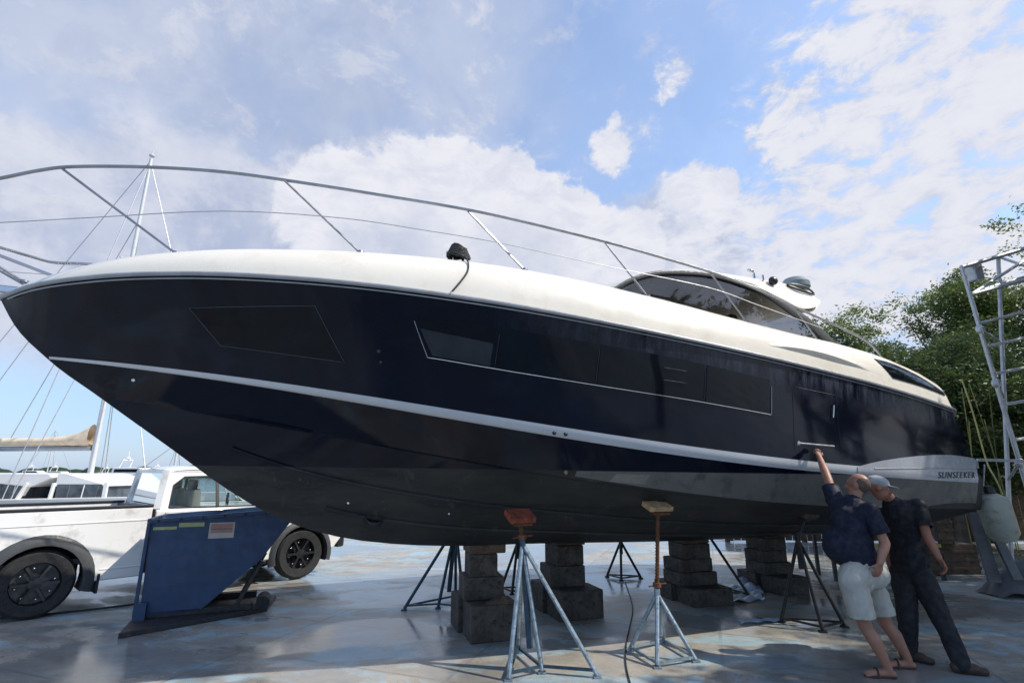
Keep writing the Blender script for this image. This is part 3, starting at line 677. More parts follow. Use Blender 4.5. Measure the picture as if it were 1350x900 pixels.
# ================================================================== PICKUP TRUCK
# local x forward, y left (+), near side is y<0 ; origin under the rear axle, on the near wheel line offset
ta = atan2(9.49 - 7.01, -3.69 + 5.99); fx, fy = cos(ta), sin(ta)
truck = empty('pickup_truck', (-5.99 - .78 * fy, 7.01 + .78 * fx, 0), ta)
tag(truck, 'white pickup truck with dark wheels parked behind the blue hopper', 'pickup truck')
WB = 3.38
def arcpts(cx, cz, r, a0, a1, n=14): return [(cx + r * cos(a0 + (a1 - a0) * i / n), cz + r * sin(a0 + (a1 - a0) * i / n)) for i in range(n + 1)]
YW = .92
P3 = lambda a, b_, d: (a, d, b_)
def shell(poly, y0, y1, name, mat, parent=truck, bev=.02, sm=40):
    mb = MB(); mb.prism(poly, P3, y0, y1); return mb.build(name, mat, parent, smooth=sm, bevel=bev)
bed_prof = [(-1.15, .50)] + [(-.54, .46)] + arcpts(0, .42, .50, pi, 0)[0:] + [(.54, .36), (1.12, .36), (1.12, 1.27), (-1.15, 1.27)]
shell(bed_prof, -YW, -YW + .09, 'bed_side', M['truck']); shell(bed_prof, YW - .09, YW, 'bed_side', M['truck'])
mb = MB(); mb.box((-.02, 0, .62), (2.2, 1.64, .06)); mb.box((1.07, 0, .95), (.08, 1.64, .62)); mb.build('bed_floor', M['flare'], truck)
mb = MB(); mb.box((-1.17, 0, .93), (.06, 1.66, .60)); mb.build('tailgate', M['truck'], truck, bevel=.02)
for y in (-YW + .05, YW - .05):
    mb = MB(); mb.box((-.02, y, 1.285), (2.28, .115, .035)); mb.build('bed_rail_cap', M['black'], truck, bevel=.01)
cab = [(1.15, .36), (2.86, .36)] + arcpts(WB, .42, .48, pi, 0) + [(3.98, .45), (4.10, .60), (4.12, .88), (4.02, 1.06), (3.4, 1.13), (2.86, 1.19), (1.15, 1.23)]
mb = MB(); mb.prism(cab, P3, -YW, YW); cabo = mb.build('cab_body', M['truck'], truck, smooth=40, bevel=.035)
mb = MB(); mb.box((2.0, 0, .6), (1.6, 1.7, .4)); mb.build('underbody', M['black'], truck)
# greenhouse: pillars and roof
def gh(a, z, side, wd=.0): return (a, side * (YW - .03 - .16 * (z - 1.2) / .58 + wd), z)
for side in (-1, 1):
    glass_poly = [(1.32, 1.24), (1.36, 1.56), (1.50, 1.68), (2.25, 1.70), (2.62, 1.52), (2.98, 1.22)]
    outer = [(1.16, 1.21), (1.20, 1.62), (1.34, 1.775), (2.28, 1.80), (2.70, 1.58), (3.22, 1.21)]
    mb = MB(); n = len(outer); vs = [gh(a, z, side) for a, z in outer] + [gh(a, z, side) for a, z in glass_poly] + [gh(a, z, side, -.06) for a, z in outer] + [gh(a, z, side, -.06) for a, z in glass_poly]
    fs = []
    for i in range(n):
        j = (i + 1) % n; fs += [(i, j, n + j, n + i), (2 * n + i, 2 * n + j, 3 * n + j, 3 * n + i), (i, j, 2 * n + j, 2 * n + i), (n + i, n + j, 3 * n + j, 3 * n + i)]
    mb.add(vs, fs); mb.build('window_surround', M['truck'], truck, smooth=30)
    mb = MB(); mb.add([gh(a, z, side, -.03) for a, z in glass_poly], [tuple(range(n))]); w = mb.build('side_window', M['tglass'], truck, smooth=0)
    mb = MB(); mb.bar(gh(1.98, 1.22, side, -.01), gh(1.96, 1.71, side, -.01), .045, .02); mb.build('window_divider', M['black'], w)
    mb = MB(); mb.tube([gh(a, z, side, -.004) for a, z in glass_poly + [glass_poly[0]]], .012, 6); mb.build('window_seal', M['black'], w)
mb = MB(); prof = [(-.745, 1.785), (-.55, 1.835), (0, 1.85), (.55, 1.835), (.745, 1.785)]
mb.grid(lambda u, v: (1.28 + 1.03 * u - .03, np.interp(v, [0, .25, .5, .75, 1], [p[0] for p in prof]), np.interp(v, [0, .25, .5, .75, 1], [p[1] for p in prof]) - .05 * (2 * u - 1) ** 4), 12, 16)
mb.grid(lambda u, v: (1.28 + 1.03 * u - .03, -.745 + 1.49 * v, 1.76), 2, 2)
mb.build('cab_roof', M['truck'], truck, smooth=60)
mb = MB(); mb.add([(2.30, -.72, 1.775), (2.30, .72, 1.775), (3.20, .85, 1.20), (3.20, -.85, 1.20)], [(0, 1, 2, 3)]); mb.build('windscreen', M['tglass'], truck, smooth=0)
mb = MB(); mb.add([(1.24, -.70, 1.76), (1.24, .70, 1.76), (1.18, .80, 1.24), (1.18, -.80, 1.24)], [(0, 1, 2, 3)]); mb.build('rear_window', M['tglass'], truck, smooth=0)
mb = MB(); mb.bar((1.20, -.80, 1.235), (1.20, .80, 1.235), .06, .09); mb.bar((1.27, -.74, 1.765), (1.27, .74, 1.765), .09, .05)
for y in (-1, 1): mb.bar((1.20, y * .84, 1.22), (1.27, y * .735, 1.77), .09, .12)
mb.build('cab_back_frame', M['truck'], truck)
for y in (-.40, .40):
    mb = MB(); mb.box((1.75, y, 1.22), (.16, .5, .55), taper=.8); mb.box((1.73, y, 1.56), (.1, .26, .16)); mb.build('seat', M['seatg'], truck, bevel=.04)
mb = MB(); mb.tube([(2.55 + .05 * cos(a), .38 + .18 * cos(a), 1.22 + .17 * sin(a)) for a in np.linspace(0, 2 * pi, 20)], .015, 6); mb.build('steering_wheel', M['black'], truck)
for side in (-1, 1):
    mb = MB(); mb.box((2.92, side * (YW + .12), 1.27), (.10, .22, .17)); mb.bar((2.95, side * (YW - .05), 1.23), (2.93, side * (YW + .05), 1.25), .04); mb.build('door_mirror', M['truck'], truck, bevel=.03)
    mb = MB(); mb.bar((1.42, side * (YW + .02), 1.06), (1.62, side * (YW + .02), 1.06), .03, .025); mb.build('door_handle', M['black'], truck)
    mb = MB(); mb.box((2.0, side * (YW + .04), .36), (1.5, .16, .05)); mb.build('running_board', M['black'], truck, bevel=.01)
    for cx, r1 in ((0, .60), (WB, .56)):      # plastic wheel-arch flares
        mb = MB(); outer = arcpts(cx, .40, r1, R(196), R(-16), 20); inner = arcpts(cx, .40, .455, R(196), R(-16), 20); n = len(outer)
        y1 = side * (YW + .045); y0 = side * (YW - .015)
        vs = [(a, y0, z) for a, z in outer] + [(a * .5 + c * .5, y1, z * .5 + z2 * .5) for (a, z), (c, z2) in zip(outer, inner)] + [(a, y1, z) for a, z in inner] + [(a, y0 - side * .10, z) for a, z in inner]
        mb.add(vs, [(k * n + i, k * n + i + 1, (k + 1) * n + i + 1, (k + 1) * n + i) for k in range(3) for i in range(n - 1)]); mb.build('wheel_arch_flare', M['flare'], truck, smooth=60)
    for cx in (0, WB):
        mb = MB(); arc = arcpts(cx, .42, .478, R(200), R(-20), 20); mb.grid(lambda u, v: (arc[min(20, int(round(u * 20)))][0], side * (YW + .004 - .44 * v), arc[min(20, int(round(u * 20)))][1]), 20, 1); mb.box((cx, side * (YW - .45), .62), (.9, .02, .55)); mb.build('wheel_well', M['rubber'], truck)
    mb = MB(); mb.box((4.04, side * .70, .98), (.20, .36, .17)); mb.build('headlight', M['lamp'], truck, bevel=.03)
    mb = MB(); mb.box((-1.17, side * .86, .98), (.07, .13, .36)); mb.build('tail_light', M['red_lamp'], truck, bevel=.01)
    mb = MB(); mb.box((.62, side * (YW - .12), .33), (.03, .26, .24)); mb.build('mud_flap', M['rubber'], truck)
    for cx in (0, WB):
        w = empty('wheel', (cx, side * .78, .405)); w.parent = truck
        q = Matrix.Rotation(R(90) * (-side), 4, 'X')
        mb = MB(); mb.lathe([(.25, -.12), (.36, -.13), (.395, -.10), (.405, -.05), (.405, .05), (.395, .10), (.36, .13), (.25, .12)], 40, q)
        mb.build('tyre', M['rubber'], w)
        mb = MB(); mb.lathe([(.26, .12), (.245, .10), (.235, .02), (.001, .01)], 32, q)
        for k in range(6):
            a = 2 * pi * k / 6; p0 = q @ Vector((.05 * cos(a), .05 * sin(a), .085)); p1 = q @ Vector((.235 * cos(a), .235 * sin(a), .10))
            mb.bar(p0, p1, .055, .03)
        mb.lathe([(.07, .06), (.07, .11), (.001, .115)], 16, q); mb.build('rim', M['rim'], w)
        mb = MB()
        for k in range(8):
            a = 2 * pi * k / 8 + .2; mb.ell(q @ Vector((.185 * cos(a), .185 * sin(a), .085)), (.014, .010, .014), n=8, m=6)
        mb.build('rim_bolt', M['rimb'], w)
mb = MB(); mb.box((4.12, 0, .55), (.16, 1.78, .22)); mb.build('bumper', M['black'], truck, bevel=.04)
mb = MB()
for k in range(5): mb.box((4.125, 0, .74 + k * .055), (.03, 1.1, .022))
mb.build('grille', M['black'], truck)
mb = MB(); mb.bar((.75, 0, .45), (3, 0, .45), .12); mb.tube([(0, -.75, .4), (0, .75, .4)], .06); mb.tube([(WB, -.75, .4), (WB, .75, .4)], .05); mb.build('chassis', M['black'], truck)
mb = MB()
for side in (-1, 1): mb.tube([(1.28, side * (YW + .002), .50), (1.28, side * (YW + .002), 1.18)], .006, 5); mb.tube([(1.98, side * (YW + .002), .50), (1.98, side * (YW + .002), 1.18)], .006, 5); mb.bar((1.135, side * (YW - .02), .40), (1.135, side * (YW - .02), 1.24), .03, .05); mb.tube([(2.72, side * (YW + .006), .6), (2.80, side * (YW + .006), 1.18)], .004, 5)
mb.build('door_seam', M['black'], truck)
for side in (-1, 1):
    mb = MB(); mb.bar((-1.1, side * (YW + .001), 1.10), (1.10, side * (YW + .001), 1.10), .012, .012); mb.bar((.62, side * (YW + .001), .50), (1.10, side * (YW + .001), .50), .010, .012); mb.build('bed_crease', M['truck'], truck)

# ================================================================== BLUE TIPPING HOPPER
ha = R(22)
hop = empty('tipping_hopper', (-4.47, 6.75, 0), ha); tag(hop, 'blue steel tipping hopper with a sloping front on a dark skid base', 'hopper')
W_ = .95                               # local x along its side, y away from the camera
prof = [(.03, .07), (0, 1.15), (1.64, 1.25), (1.66, 1.20), (1.29, .66), (.66, .10)]
for y in (0, W_ - .012):
    mb = MB(); mb.prism(prof, P3, y, y + .012); mb.build('side_plate', M['blue'], hop, smooth=0)
mb = MB()
for (a, z), (c, z2) in zip(prof[:1] + prof[3:], (prof[1],) + tuple(prof[4:]) + (prof[0],)):
    mb.add([(a, .012, z), (c, .012, z2), (c, W_ - .012, z2), (a, W_ - .012, z)], [(0, 1, 2, 3)])
o = mb.build('bin_wall', M['blue'], hop, smooth=0); sd = o.modifiers.new('solid', 'SOLIDIFY'); sd.thickness = .01; sd.offset = 0
mb = MB(); mb.bar((-.02, -.02, 1.16), (1.66, -.02, 1.26), .045, .045); mb.bar((-.02, W_ + .02, 1.16), (1.66, W_ + .02, 1.26), .045, .045); mb.bar((-.025, 0, 1.165), (-.025, W_, 1.165), .045, .05); mb.build('top_rim', M['blue'], hop, bevel=.006)
mb = MB(); mb.bar((-.02, -.018, .08), (-.02, -.018, 1.14), .035, .03); mb.build('edge_stiffener', M['blue'], hop)
mb = MB(); mb.prism([(-.02, -.58), (1.42, .06), (1.50, .75), (0, .95), (-.06, .2)], lambda a, b_, d: (a, b_, d), 0, .055); mb.build('base_plate', M['skid'], hop, smooth=0, bevel=.008)
for y in (.06, W_ - .12):
    mb = MB(); mb.box((.62, y, .09), (1.25, .12, .07)); mb.bar((1.05, y, .10), (1.30, y, .62), .06, .05); mb.build('rocker_frame', M['skid'], hop, bevel=.006)
mb = MB(); mb.tube([(1.36, -.02, .12), (1.36, .30, .12)], .085, 14); mb.build('skid_roller', M['rubber'], hop)
mb = MB(); mb.bar((-.02, -.05, .09), (.1, -.05, .09), .06, .3); mb.build('foot_bracket', M['blue'], hop)
def decal(name, x0, x1, z0, z1, mat, t=.003, parent=hop):
    mb = MB(); mb.box(((x0 + x1) / 2, -t / 2 - .001, (z0 + z1) / 2), (x1 - x0, t, z1 - z0)); return mb.build(name, mat, parent, smooth=0)
lb = decal('warning_label', .64, .93, .93, 1.12, M['label_w'])
for z0, z1 in ((1.05, 1.105), (.995, 1.035)): decal('label_band', .66, .91, z0, z1, M['label_r'], .006, lb)
decal('label_band', .66, .91, 1.038, 1.046, M['black'], .006, lb)
decal('tape_strip', .03, .28, 1.055, 1.09, M['label_y']); decal('tape_strip', .30, .58, 1.08, 1.13, M['label_y'])

# hose across the yard
mb = MB(); hp = [Vector((-7.2, 7.15, .012)), Vector((-6.3, 7.0, .012)), Vector((-5.75, 7.25, .012)), Vector((-5.3, 7.55, .012)), Vector((-4.9, 7.95, .012)), Vector((-4.4, 8.5, .012))]
mb.tube(smoothpath(hp, 8), .012, 8); o = mb.build('hose', M['rubber'], None); tag(o, 'thin black hose lying on the wet concrete under the pickup', 'hose')

mb = MB(); mb.tube(smoothpath([Vector((1.86, 9.2, .010)), Vector((1.62, 7.6, .010)), Vector((1.36, 6.6, .010)), Vector((1.22, 6.1, .010)), Vector((1.08, 5.5, .010)), Vector((1.00, 4.9, .010)), Vector((.95, 4.2, .010))], 8), .007, 6)
o = mb.build('cable', M['rubber'], None); tag(o, 'thin dark cable lying across the concrete between the two near stands', 'cable')
# bolts along the hopper rim
for k in range(7):
    mb = MB(); mb.ell((.08 + k * .24, -.048, 1.166 + k * .0142), (.014, .010, .014), n=8, m=6); mb.build('bolt', M['skid'], hop)
mb = MB(); mb.bar((.66, -.006, .11), (1.28, -.006, .655), .02, .012); mb.bar((1.28, -.006, .655), (1.65, -.006, 1.2), .02, .012); mb.build('weld_bead', M['blue'], hop)
# ================================================================== MARINA BEHIND
# sailing catamaran, moored; mast and boom with its sail
cat = empty('sailing_catamaran', (-19.8, 25, -1.2)); tag(cat, 'white catamaran with dark cabin windows and a tall white mast', 'catamaran')
for y in (-2.6, 2.6):
    mb = MB()
    def ch(u, v, y=y):
        x = -6.5 + 13.5 * u; w = .62 * (1 - max(0, (u - .55) / .45) ** 2.2); a = (v - .5) * pi
        zt = 1.75 + .25 * u; return (x, y + w * sin(a) * 1.05, -.3 + (zt + .3) * (1 - cos(a) ** 1.6) if True else 0)
    mb.grid(ch, 30, 14); mb.grid(lambda u, v, y=y: (-6.5 + 13.5 * u, y + (2 * v - 1) * .62 * 1.05 * (1 - max(0, (u - .55) / .45) ** 2.2), 1.75 + .25 * u), 30, 2)
    mb.build('hull', M['boatw'], cat)
mb = MB(); mb.box((-1.2, 0, 1.55), (9, 4.6, .5)); mb.build('bridge_deck', M['boatw'], cat, bevel=.08)
# saloon: roof, pillars, windows (roof falls to the bow)
zr0 = 2.98
mb = MB(); mb.prism([(-4.4, 2.45), (-4.4, 2.92), (-.3, 2.90), (-.1, 2.72), (-1.0, 2.33), (-3.9, 2.62)], P3, -1.9, 1.9); mb.build('saloon_roof', M['boatw'], cat, bevel=.05)
mb = MB(); mb.prism([(.0, 2.35), (.0, 2.90), (.35, 2.90), (2.2, 2.42), (2.2, 2.35)], P3, -1.8, 1.8); mb.build('forward_roof', M['boatw'], cat, bevel=.05)
for x, l in ((-4.2, .0), (-1.2, .35), (-.1, .0), (2.15, -.1)):
    for y in (-1.85, 1.85):
        mb = MB(); mb.bar((x - l, y, 1.5), (x + .1, y, 2.5), .30 if x == -1.2 else .16, .08); mb.build('cabin_pillar', M['boatw'], cat)
for (x0, x1, zt) in ((-4.1, -1.3, 2.60), (.1, 2.05, 2.44)):
    mb = MB(); mb.box(((x0 + x1) / 2, 0, (1.5 + zt) / 2), (x1 - x0, 3.64, zt - 1.5)); w = mb.build('cabin_window', M['cabglass'], cat)
    k = 0
    for xx in np.arange(x0 + .5, x1 - .2, .62):
        k += 1; mb = MB(); mb.bar((xx, -1.83, 1.55), (xx + .08, -1.83, zt - .03), .05, .02); mb.build('mullion', M['plank'] if k % 2 else M['boatw'], w)
mb = MB(); mb.tube([(0, 0, 2.6), (0, 0, 19.6)], [.125, .085], 12); mb.build('mast', M['mast'], cat)
for hz_, w0 in ((8.5, .9), (13.5, .8)):
    mb = MB(); mb.bar((0, -w0, hz_), (0, w0, hz_), .06); mb.build('spreader', M['mast'], cat)
mb = MB(); mb.tube([(0, 0, 19.5), (0, 0, 20.1)], .03); mb.ell((0, 0, 19.8), (.14, .14, .1), n=10, m=6); mb.build('masthead_light', M['mast'], cat)
mb = MB(); mb.tube([(-.15, 0, 4.05), (-8.6, 0, 4.0)], .12, 10); mb.build('boom', M['rub'], cat)
mb = MB()
sp = [(-.25, .30, .95), (-.7, .34, .62), (-1.4, .28, .42), (-2.6, .24, .34), (-5, .22, .32), (-8.4, .18, .26)]
def sl(u, v):
    x = -.25 - 8.15 * u; h = float(np.interp(-x, [-q[0] for q in sp], [q[2] for q in sp])); w = float(np.interp(-x, [-q[0] for q in sp], [q[1] for q in sp]))
    a = 2 * pi * v; lump = 1 + .06 * sin(13 * x) * sin(3 * a)
    return (x, w * sin(a) * lump, 4.18 + h * .5 + h * .55 * cos(a) * lump)
mb.grid(sl, 50, 14); mb.build('furled_sail', M['sail'], cat)
mb = MB()
for p, q in (((0, 0, 19.4), (6.8, 0, 1.2)), ((0, 0, 19.4), (-1.5, -2.6, 1.4)), ((0, 0, 19.4), (-1.5, 2.6, 1.4)), ((0, 0, 12.5), (-1.2, -2.6, 1.4)), ((0, 0, 12.5), (-1.2, 2.6, 1.4)), ((0, 0, 19.5), (-8.6, 0, 4.3)), ((0, 0, 16), (-4.2, 0, 4.3)), ((0, 0, 12), (3.4, -.8, 2.0)), ((-4.2, 0, 9.6), (-6.8, 0, 4.3))):
    mb.tube([p, q], .022, 5)
mb.build('rigging', M['wire'], cat)
# a second mast in the distance with its sloop
def sloop(px, Y, h, label):
    p = at(px, 622, Y); r = empty('sailing_boat', (p.x, Y, -1.25)); tag(r, label, 'sailing boat', 'boats moored across the water')
    mb = MB(); mb.grid(lambda u, v: (-5 + 10 * u, 1.5 * (1 - (2 * u - 1) ** 2 * (.35 if u < .5 else 1)) * sin((v - .5) * pi), 1.1 - 1.6 * cos((v - .5) * pi) * .8 + .2 * (2 * u - 1) ** 2), 20, 10)
    mb.grid(lambda u, v: (-5 + 10 * u, (2 * v - 1) * 1.5 * (1 - (2 * u - 1) ** 2 * (.35 if u < .5 else 1)), 1.1 + .2 * (2 * u - 1) ** 2), 20, 2); mb.build('hull', M['boatw'], r)
    mb = MB(); mb.box((-.5, 0, 1.35), (4.5, 1.6, .6), taper=.85); mb.build('cabin', M['boatw'], r, bevel=.08)
    mb = MB(); mb.tube([(0, 0, 1.2), (0, 0, h)], .09, 8); mb.bar((0, -.8, h * .6), (0, .8, h * .6), .05); mb.build('mast', M['mast'], r)
    mb = MB(); mb.tube([(0, 0, 2.3), (-3.8, 0, 2.3)], .14, 8); mb.build('boom', M['sail'], r)
    mb = MB(); [mb.tube([(0, 0, h), q], .02, 4) for q in ((5, 0, 1.3), (-5, 0, 1.3), (0, 1.4, 1.2), (0, -1.4, 1.2))]; mb.build('rigging', M['wire'], r)
sloop(229, 42, 4.1 + 1.2, 'small sailing boat with a short mast just left of the pickup cab')
sloop(62, 90, 10, 'distant sailing boat between the canopy and the catamaran mast')
def cruiser(px, Y, L, label, hh=1.0):
    p = at(px, 622, Y); r = empty('motor_cruiser', (p.x, Y, -1.25)); tag(r, label, 'motor boat', 'boats moored across the water')
    k = L / 12
    def hl(u, v):
        w = 2.0 * k * (1 - max(0, (u - .5) / .5) ** 2); a = (v - .5) * pi
        return (-L / 2 + L * u + (1.2 * k * (1 - cos(a)) * 0), w * sin(a), (2.0 + .7 * u) * k * hh * (1 - .95 * max(0, cos(a)) ** .8))
    mb = MB(); mb.grid(hl, 24, 12); mb.grid(lambda u, v: (-L / 2 + L * u, (2 * v - 1) * 2.0 * k * (1 - max(0, (u - .5) / .5) ** 2), (2.0 + .7 * u) * k * hh), 24, 2); mb.build('hull', M['boatw'], r)
    mb = MB(); mb.prism([(-3.5 * k, 2.1 * k), (-3.3 * k, 3.5 * k), (1.0 * k, 3.5 * k), (2.9 * k, 2.3 * k)], P3, -1.4 * k, 1.4 * k); mb.build('cabin', M['boatw'], r, bevel=.1)
    mb = MB(); mb.prism([(-3.0 * k, 2.75 * k), (-2.9 * k, 3.25 * k), (.9 * k, 3.25 * k), (1.75 * k, 2.75 * k)], P3, -1.43 * k, 1.43 * k); mb.build('window', M['dglass'], r)
    mb = MB(); mb.tube([(-2.4 * k, -1.2 * k, 3.5 * k), (-2.0 * k, -1.1 * k, 4.7 * k), (-2.0 * k, 1.1 * k, 4.7 * k), (-2.4 * k, 1.2 * k, 3.5 * k)], .12 * k, 6); mb.ell((-2 * k, 0, 5.0 * k), (.4 * k, .4 * k, .2 * k), n=10, m=6); mb.tube([(-2 * k, 0, 4.7 * k), (-2 * k, 0, 6.2 * k)], .06 * k, 5); mb.build('radar_arch', M['boatw'], r)
cruiser(182, 95, 13, 'white motor cruiser with a radar arch right of the catamaran mast')
cruiser(80, 150, 11, 'small distant white cruiser left of the catamaran mast')
cruiser(48, 170, 12, 'tiny white cruiser on the horizon beside the canopy')
cruiser(215, 160, 12, 'tiny white cruiser on the horizon behind the pickup roof')
cruiser(148, 140, 10, 'low white motor boat on the horizon just right of the mast')
# white canopy roof at the left edge
cn = empty('canopy_tent', (-22.2, 21.5 - 2.5, 0)); tag(cn, 'white peaked canopy roof at the left edge behind the pickup bed', 'canopy')
mb = MB(); ap_ = (-.2, 0, 3.1); cs = [(-2.2, -1.6, 1.9), (2.2, -1.6, 1.9), (2.2, 1.6, 1.9), (-2.2, 1.6, 1.9)]
mb.add([ap_] + cs + [(x, y, z - .22) for x, y, z in cs], [(0, 1, 2), (0, 2, 3), (0, 3, 4), (0, 4, 1), (1, 2, 6, 5), (2, 3, 7, 6), (3, 4, 8, 7), (4, 1, 5, 8)]); mb.build('roof_cloth', M['roofw'], cn, smooth=0)
for x, y, z in cs: mb = MB(); mb.tube([(x * .98, y * .98, 0), (x * .98, y * .98, 1.9)], .03); mb.build('pole', M['mast'], cn)

# ================================================================== TREES
def tree(name, x, y, h, r, label, leaf='leaf', nclump=150, per=70, seed=1, low=.25, lsz=.11, squash=1.0, cat='tree', trunk_r=.16):
    rg = np.random.default_rng(seed); root = empty(name, (x, y, -.05)); tag(root, label, cat, 'trees behind and beside the yacht')
    crown_c = h * (low + 1) / 2; cz = h * (1 - low) / 2
    P = []
    lobes = [(rg.uniform(-.5, .5) * r, rg.uniform(-.5, .5) * r, crown_c + rg.uniform(-.6, .75) * cz, rg.uniform(.32, .6) * r) for _ in range(13)]
    lobes.append((0, 0, crown_c, .7 * r)); lobes.append((rg.uniform(-.2, .2) * r, 0, h - .35 * r, .38 * r))
    while len(P) < nclump:
        lx, ly, lz, lr = lobes[rg.integers(len(lobes))]; d = rg.normal(size=3); d /= np.linalg.norm(d); q = lr * rg.uniform(.55, 1.12)
        p = np.array([lx, ly, lz]) + d * q * np.array([1, 1, squash])
        if p[2] > h * low * .6: P.append(p)
    P = np.array(P); V = []; tone = []
    for p in P:
        cr_ = rg.uniform(.22, .48) * (r / 2.2) ** .4; n = int(per * rg.uniform(.5, 1.4)); t0 = rg.uniform(.0, .75)
        c = p + rg.normal(size=(n, 3)) * cr_ * .45 * np.array([1.15, 1.15, .75])
        a = rg.normal(size=(n, 3)); a[:, 2] *= .5; a /= np.linalg.norm(a, axis=1)[:, None]
        b2 = rg.normal(size=(n, 3)); b2 -= a * (a * b2).sum(1)[:, None]; b2 /= np.linalg.norm(b2, axis=1)[:, None]
        L = lsz * rg.uniform(.6, 1.35, size=(n, 1)); w = L * .42
        q = np.stack([c - a * L * .5, c + b2 * w * .5, c + a * L * .5, c - b2 * w * .5], 1)
        V.append(q.reshape(-1, 3)); tone.append(np.repeat(np.clip(t0 + rg.uniform(-.15, .3, n), 0, 1), 4))
    V = np.concatenate(V); tone = np.concatenate(tone); nf = len(V) // 4
    me = bpy.data.meshes.new('crown'); me.vertices.add(len(V)); me.vertices.foreach_set('co', V.ravel())
    me.loops.add(nf * 4); me.loops.foreach_set('vertex_index', np.arange(nf * 4)); me.polygons.add(nf); me.polygons.foreach_set('loop_start', np.arange(nf) * 4); me.polygons.foreach_set('loop_total', np.full(nf, 4))
    at2 = me.attributes.new('tone', 'FLOAT', 'POINT'); at2.data.foreach_set('value', tone.astype(np.float32)); me.materials.append(M[leaf]); me.update(calc_edges=True)
    o = bpy.data.objects.new('crown', me); col.objects.link(o); o.parent = root
    mb = MB(); top = Vector((rg.uniform(-.3, .3), 0, h * .72)); mid_ = Vector((.1, .05, h * .3)); mb.tube(smoothpath([(0, 0, 0), mid_, top], 4), [trunk_r * (1 - .75 * i / 8) for i in range(9)], 8)
    for k in range(16):
        e = Vector(P[rg.integers(len(P))]); t = rg.uniform(.25, .85); s0 = Vector((0, 0, 0)).lerp(top, t); m_ = s0.lerp(e, .5) + Vector((0, 0, .15)); rr_ = trunk_r * .38
        mb.tube(smoothpath([s0, m_, e], 3), [rr_ * (1 - .85 * i / 6) for i in range(7)], 6)
    mb.build('trunk', M['bark'], root); return root
tp_ = [
 ('broadleaf_tree', 11.2, 16.5, 7.2, 2.2, 'low bright green tree just right of the hardtop tip', 'leaf', 190, 85, 3),
 ('broadleaf_tree', 14.2, 15.8, 8.0, 2.4, 'dense tree rising highest directly behind the yacht stern', 'leaf', 260, 90, 4),
 ('broadleaf_tree', 16.8, 15.0, 8.0, 2.4, 'dark bushy tree behind the top of the aluminium tower', 'leaf2', 200, 80, 5),
 ('broadleaf_tree', 15.3, 12.0, 9.6, 1.9, 'tall open tree rising above the aluminium tower at the right edge', 'leaf', 100, 60, 6),
 ('broadleaf_tree', 12.3, 14.0, 5.6, 2.3, 'dark tree with hanging foliage close behind the yacht stern', 'leaf2', 260, 90, 8),
 ('broadleaf_tree', 10.2, 12.4, 4.4, 1.8, 'shaded bushy tree directly behind the swim platform', 'leaf2', 230, 90, 9),
 ('broadleaf_tree', 12.6, 10.2, 4.6, 1.9, 'dark leafy tree low at the right edge behind the tower legs', 'leaf2', 230, 90, 12)]
for nm, x, y, h, r, lab, lf, nc, per, sd_ in tp_:
    tree(nm, x, y, h, r, lab, lf, int(nc * 1.9), int(per * 1.35), sd_, low=.12 if nc > 115 else .45, lsz=.105)
# trees standing outside the picture to the right; the first two shade the stern and the two men
tree('broadleaf_tree', 10.6, 3.7, 7.6, 2.7, 'big leafy tree beyond the right edge that shades the yacht stern', 'leaf2', 420, 90, 21, low=.36, lsz=.20)
tree('broadleaf_tree', 12.5, 6.4, 8.6, 2.8, 'second leafy tree beyond the right edge that shades the stern ground', 'leaf2', 420, 90, 22, low=.3, lsz=.20)
tree('broadleaf_tree', 18.5, 4.0, 7.5, 3.0, 'distant leafy tree added beyond the right edge to darken hull reflections, nearer one', 'leaf2', 260, 60, 31, low=.05, lsz=.26)  # unseen, added so the hull mirrors dark foliage
tree('broadleaf_tree', 18.5, 9.0, 7.5, 3.2, 'distant leafy tree added beyond the right edge to darken hull reflections, further one', 'leaf2', 260, 60, 32, low=.05, lsz=.26)  # unseen as well, added to darken what the topsides reflect
tree('broadleaf_tree', 7.2, .2, 8.2, 3.0, 'big leafy tree added beyond the right edge, closest to the camera, to block sky light', 'leaf2', 420, 90, 33, low=.42, lsz=.22)  # unseen, added to keep sky light off the two men
# yellow-green bamboo stems behind the stern
bam = empty('bamboo_clump', (9.6, 10.9, 0)); tag(bam, 'clump of thin yellow green bamboo stems behind the yacht stern', 'bamboo')
for k in range(9):
    mb = MB(); x = random.uniform(-.8, .8); y = random.uniform(-.3, .3); h = random.uniform(2.6, 3.7); lx = random.uniform(-.7, .7)
    mb.tube(smoothpath([(x, y, 0), (x + lx * .3, y, h * .5), (x + lx, y + .1, h)], 4), .010, 5); mb.build('stem', M['stem'], bam)

# ================================================================== ALUMINIUM TOWER (right edge)
tw = empty('access_tower', (7.9, 8.9, 0)); tag(tw, 'leaning aluminium tube tower with rungs at the right edge', 'tower')
TO = Vector((7.9, 8.9, 0)); A = lambda x, y, Y: at(x, y, Y) - TO
TLf, TLb = A(1268, 352, 8.9), A(1316, 338, 9.7); TRf, TRb = A(1370, 322, 8.9), A(1400, 312, 9.7)
foot = [Vector((.75, 0, 0)), Vector((2.0, 0, 0)), Vector((.85, .85, 0)), Vector((2.1, .85, 0))]
tops_ = [TLf, TRf, TLb, TRb]
for f, t in zip(foot, tops_):
    mb = MB(); mb.tube([f, t], .036, 10); mb.build('leg', M['alu'], tw)
mb = MB()
for a, b_ in ((0, 1), (1, 3), (3, 2), (2, 0)): mb.tube([tops_[a], tops_[b_]], .04, 8)
for q in (.90,):
    for a, b_ in ((0, 1), (1, 3), (3, 2), (2, 0)): mb.tube([foot[a].lerp(tops_[a], q), foot[b_].lerp(tops_[b_], q)], .035, 8)
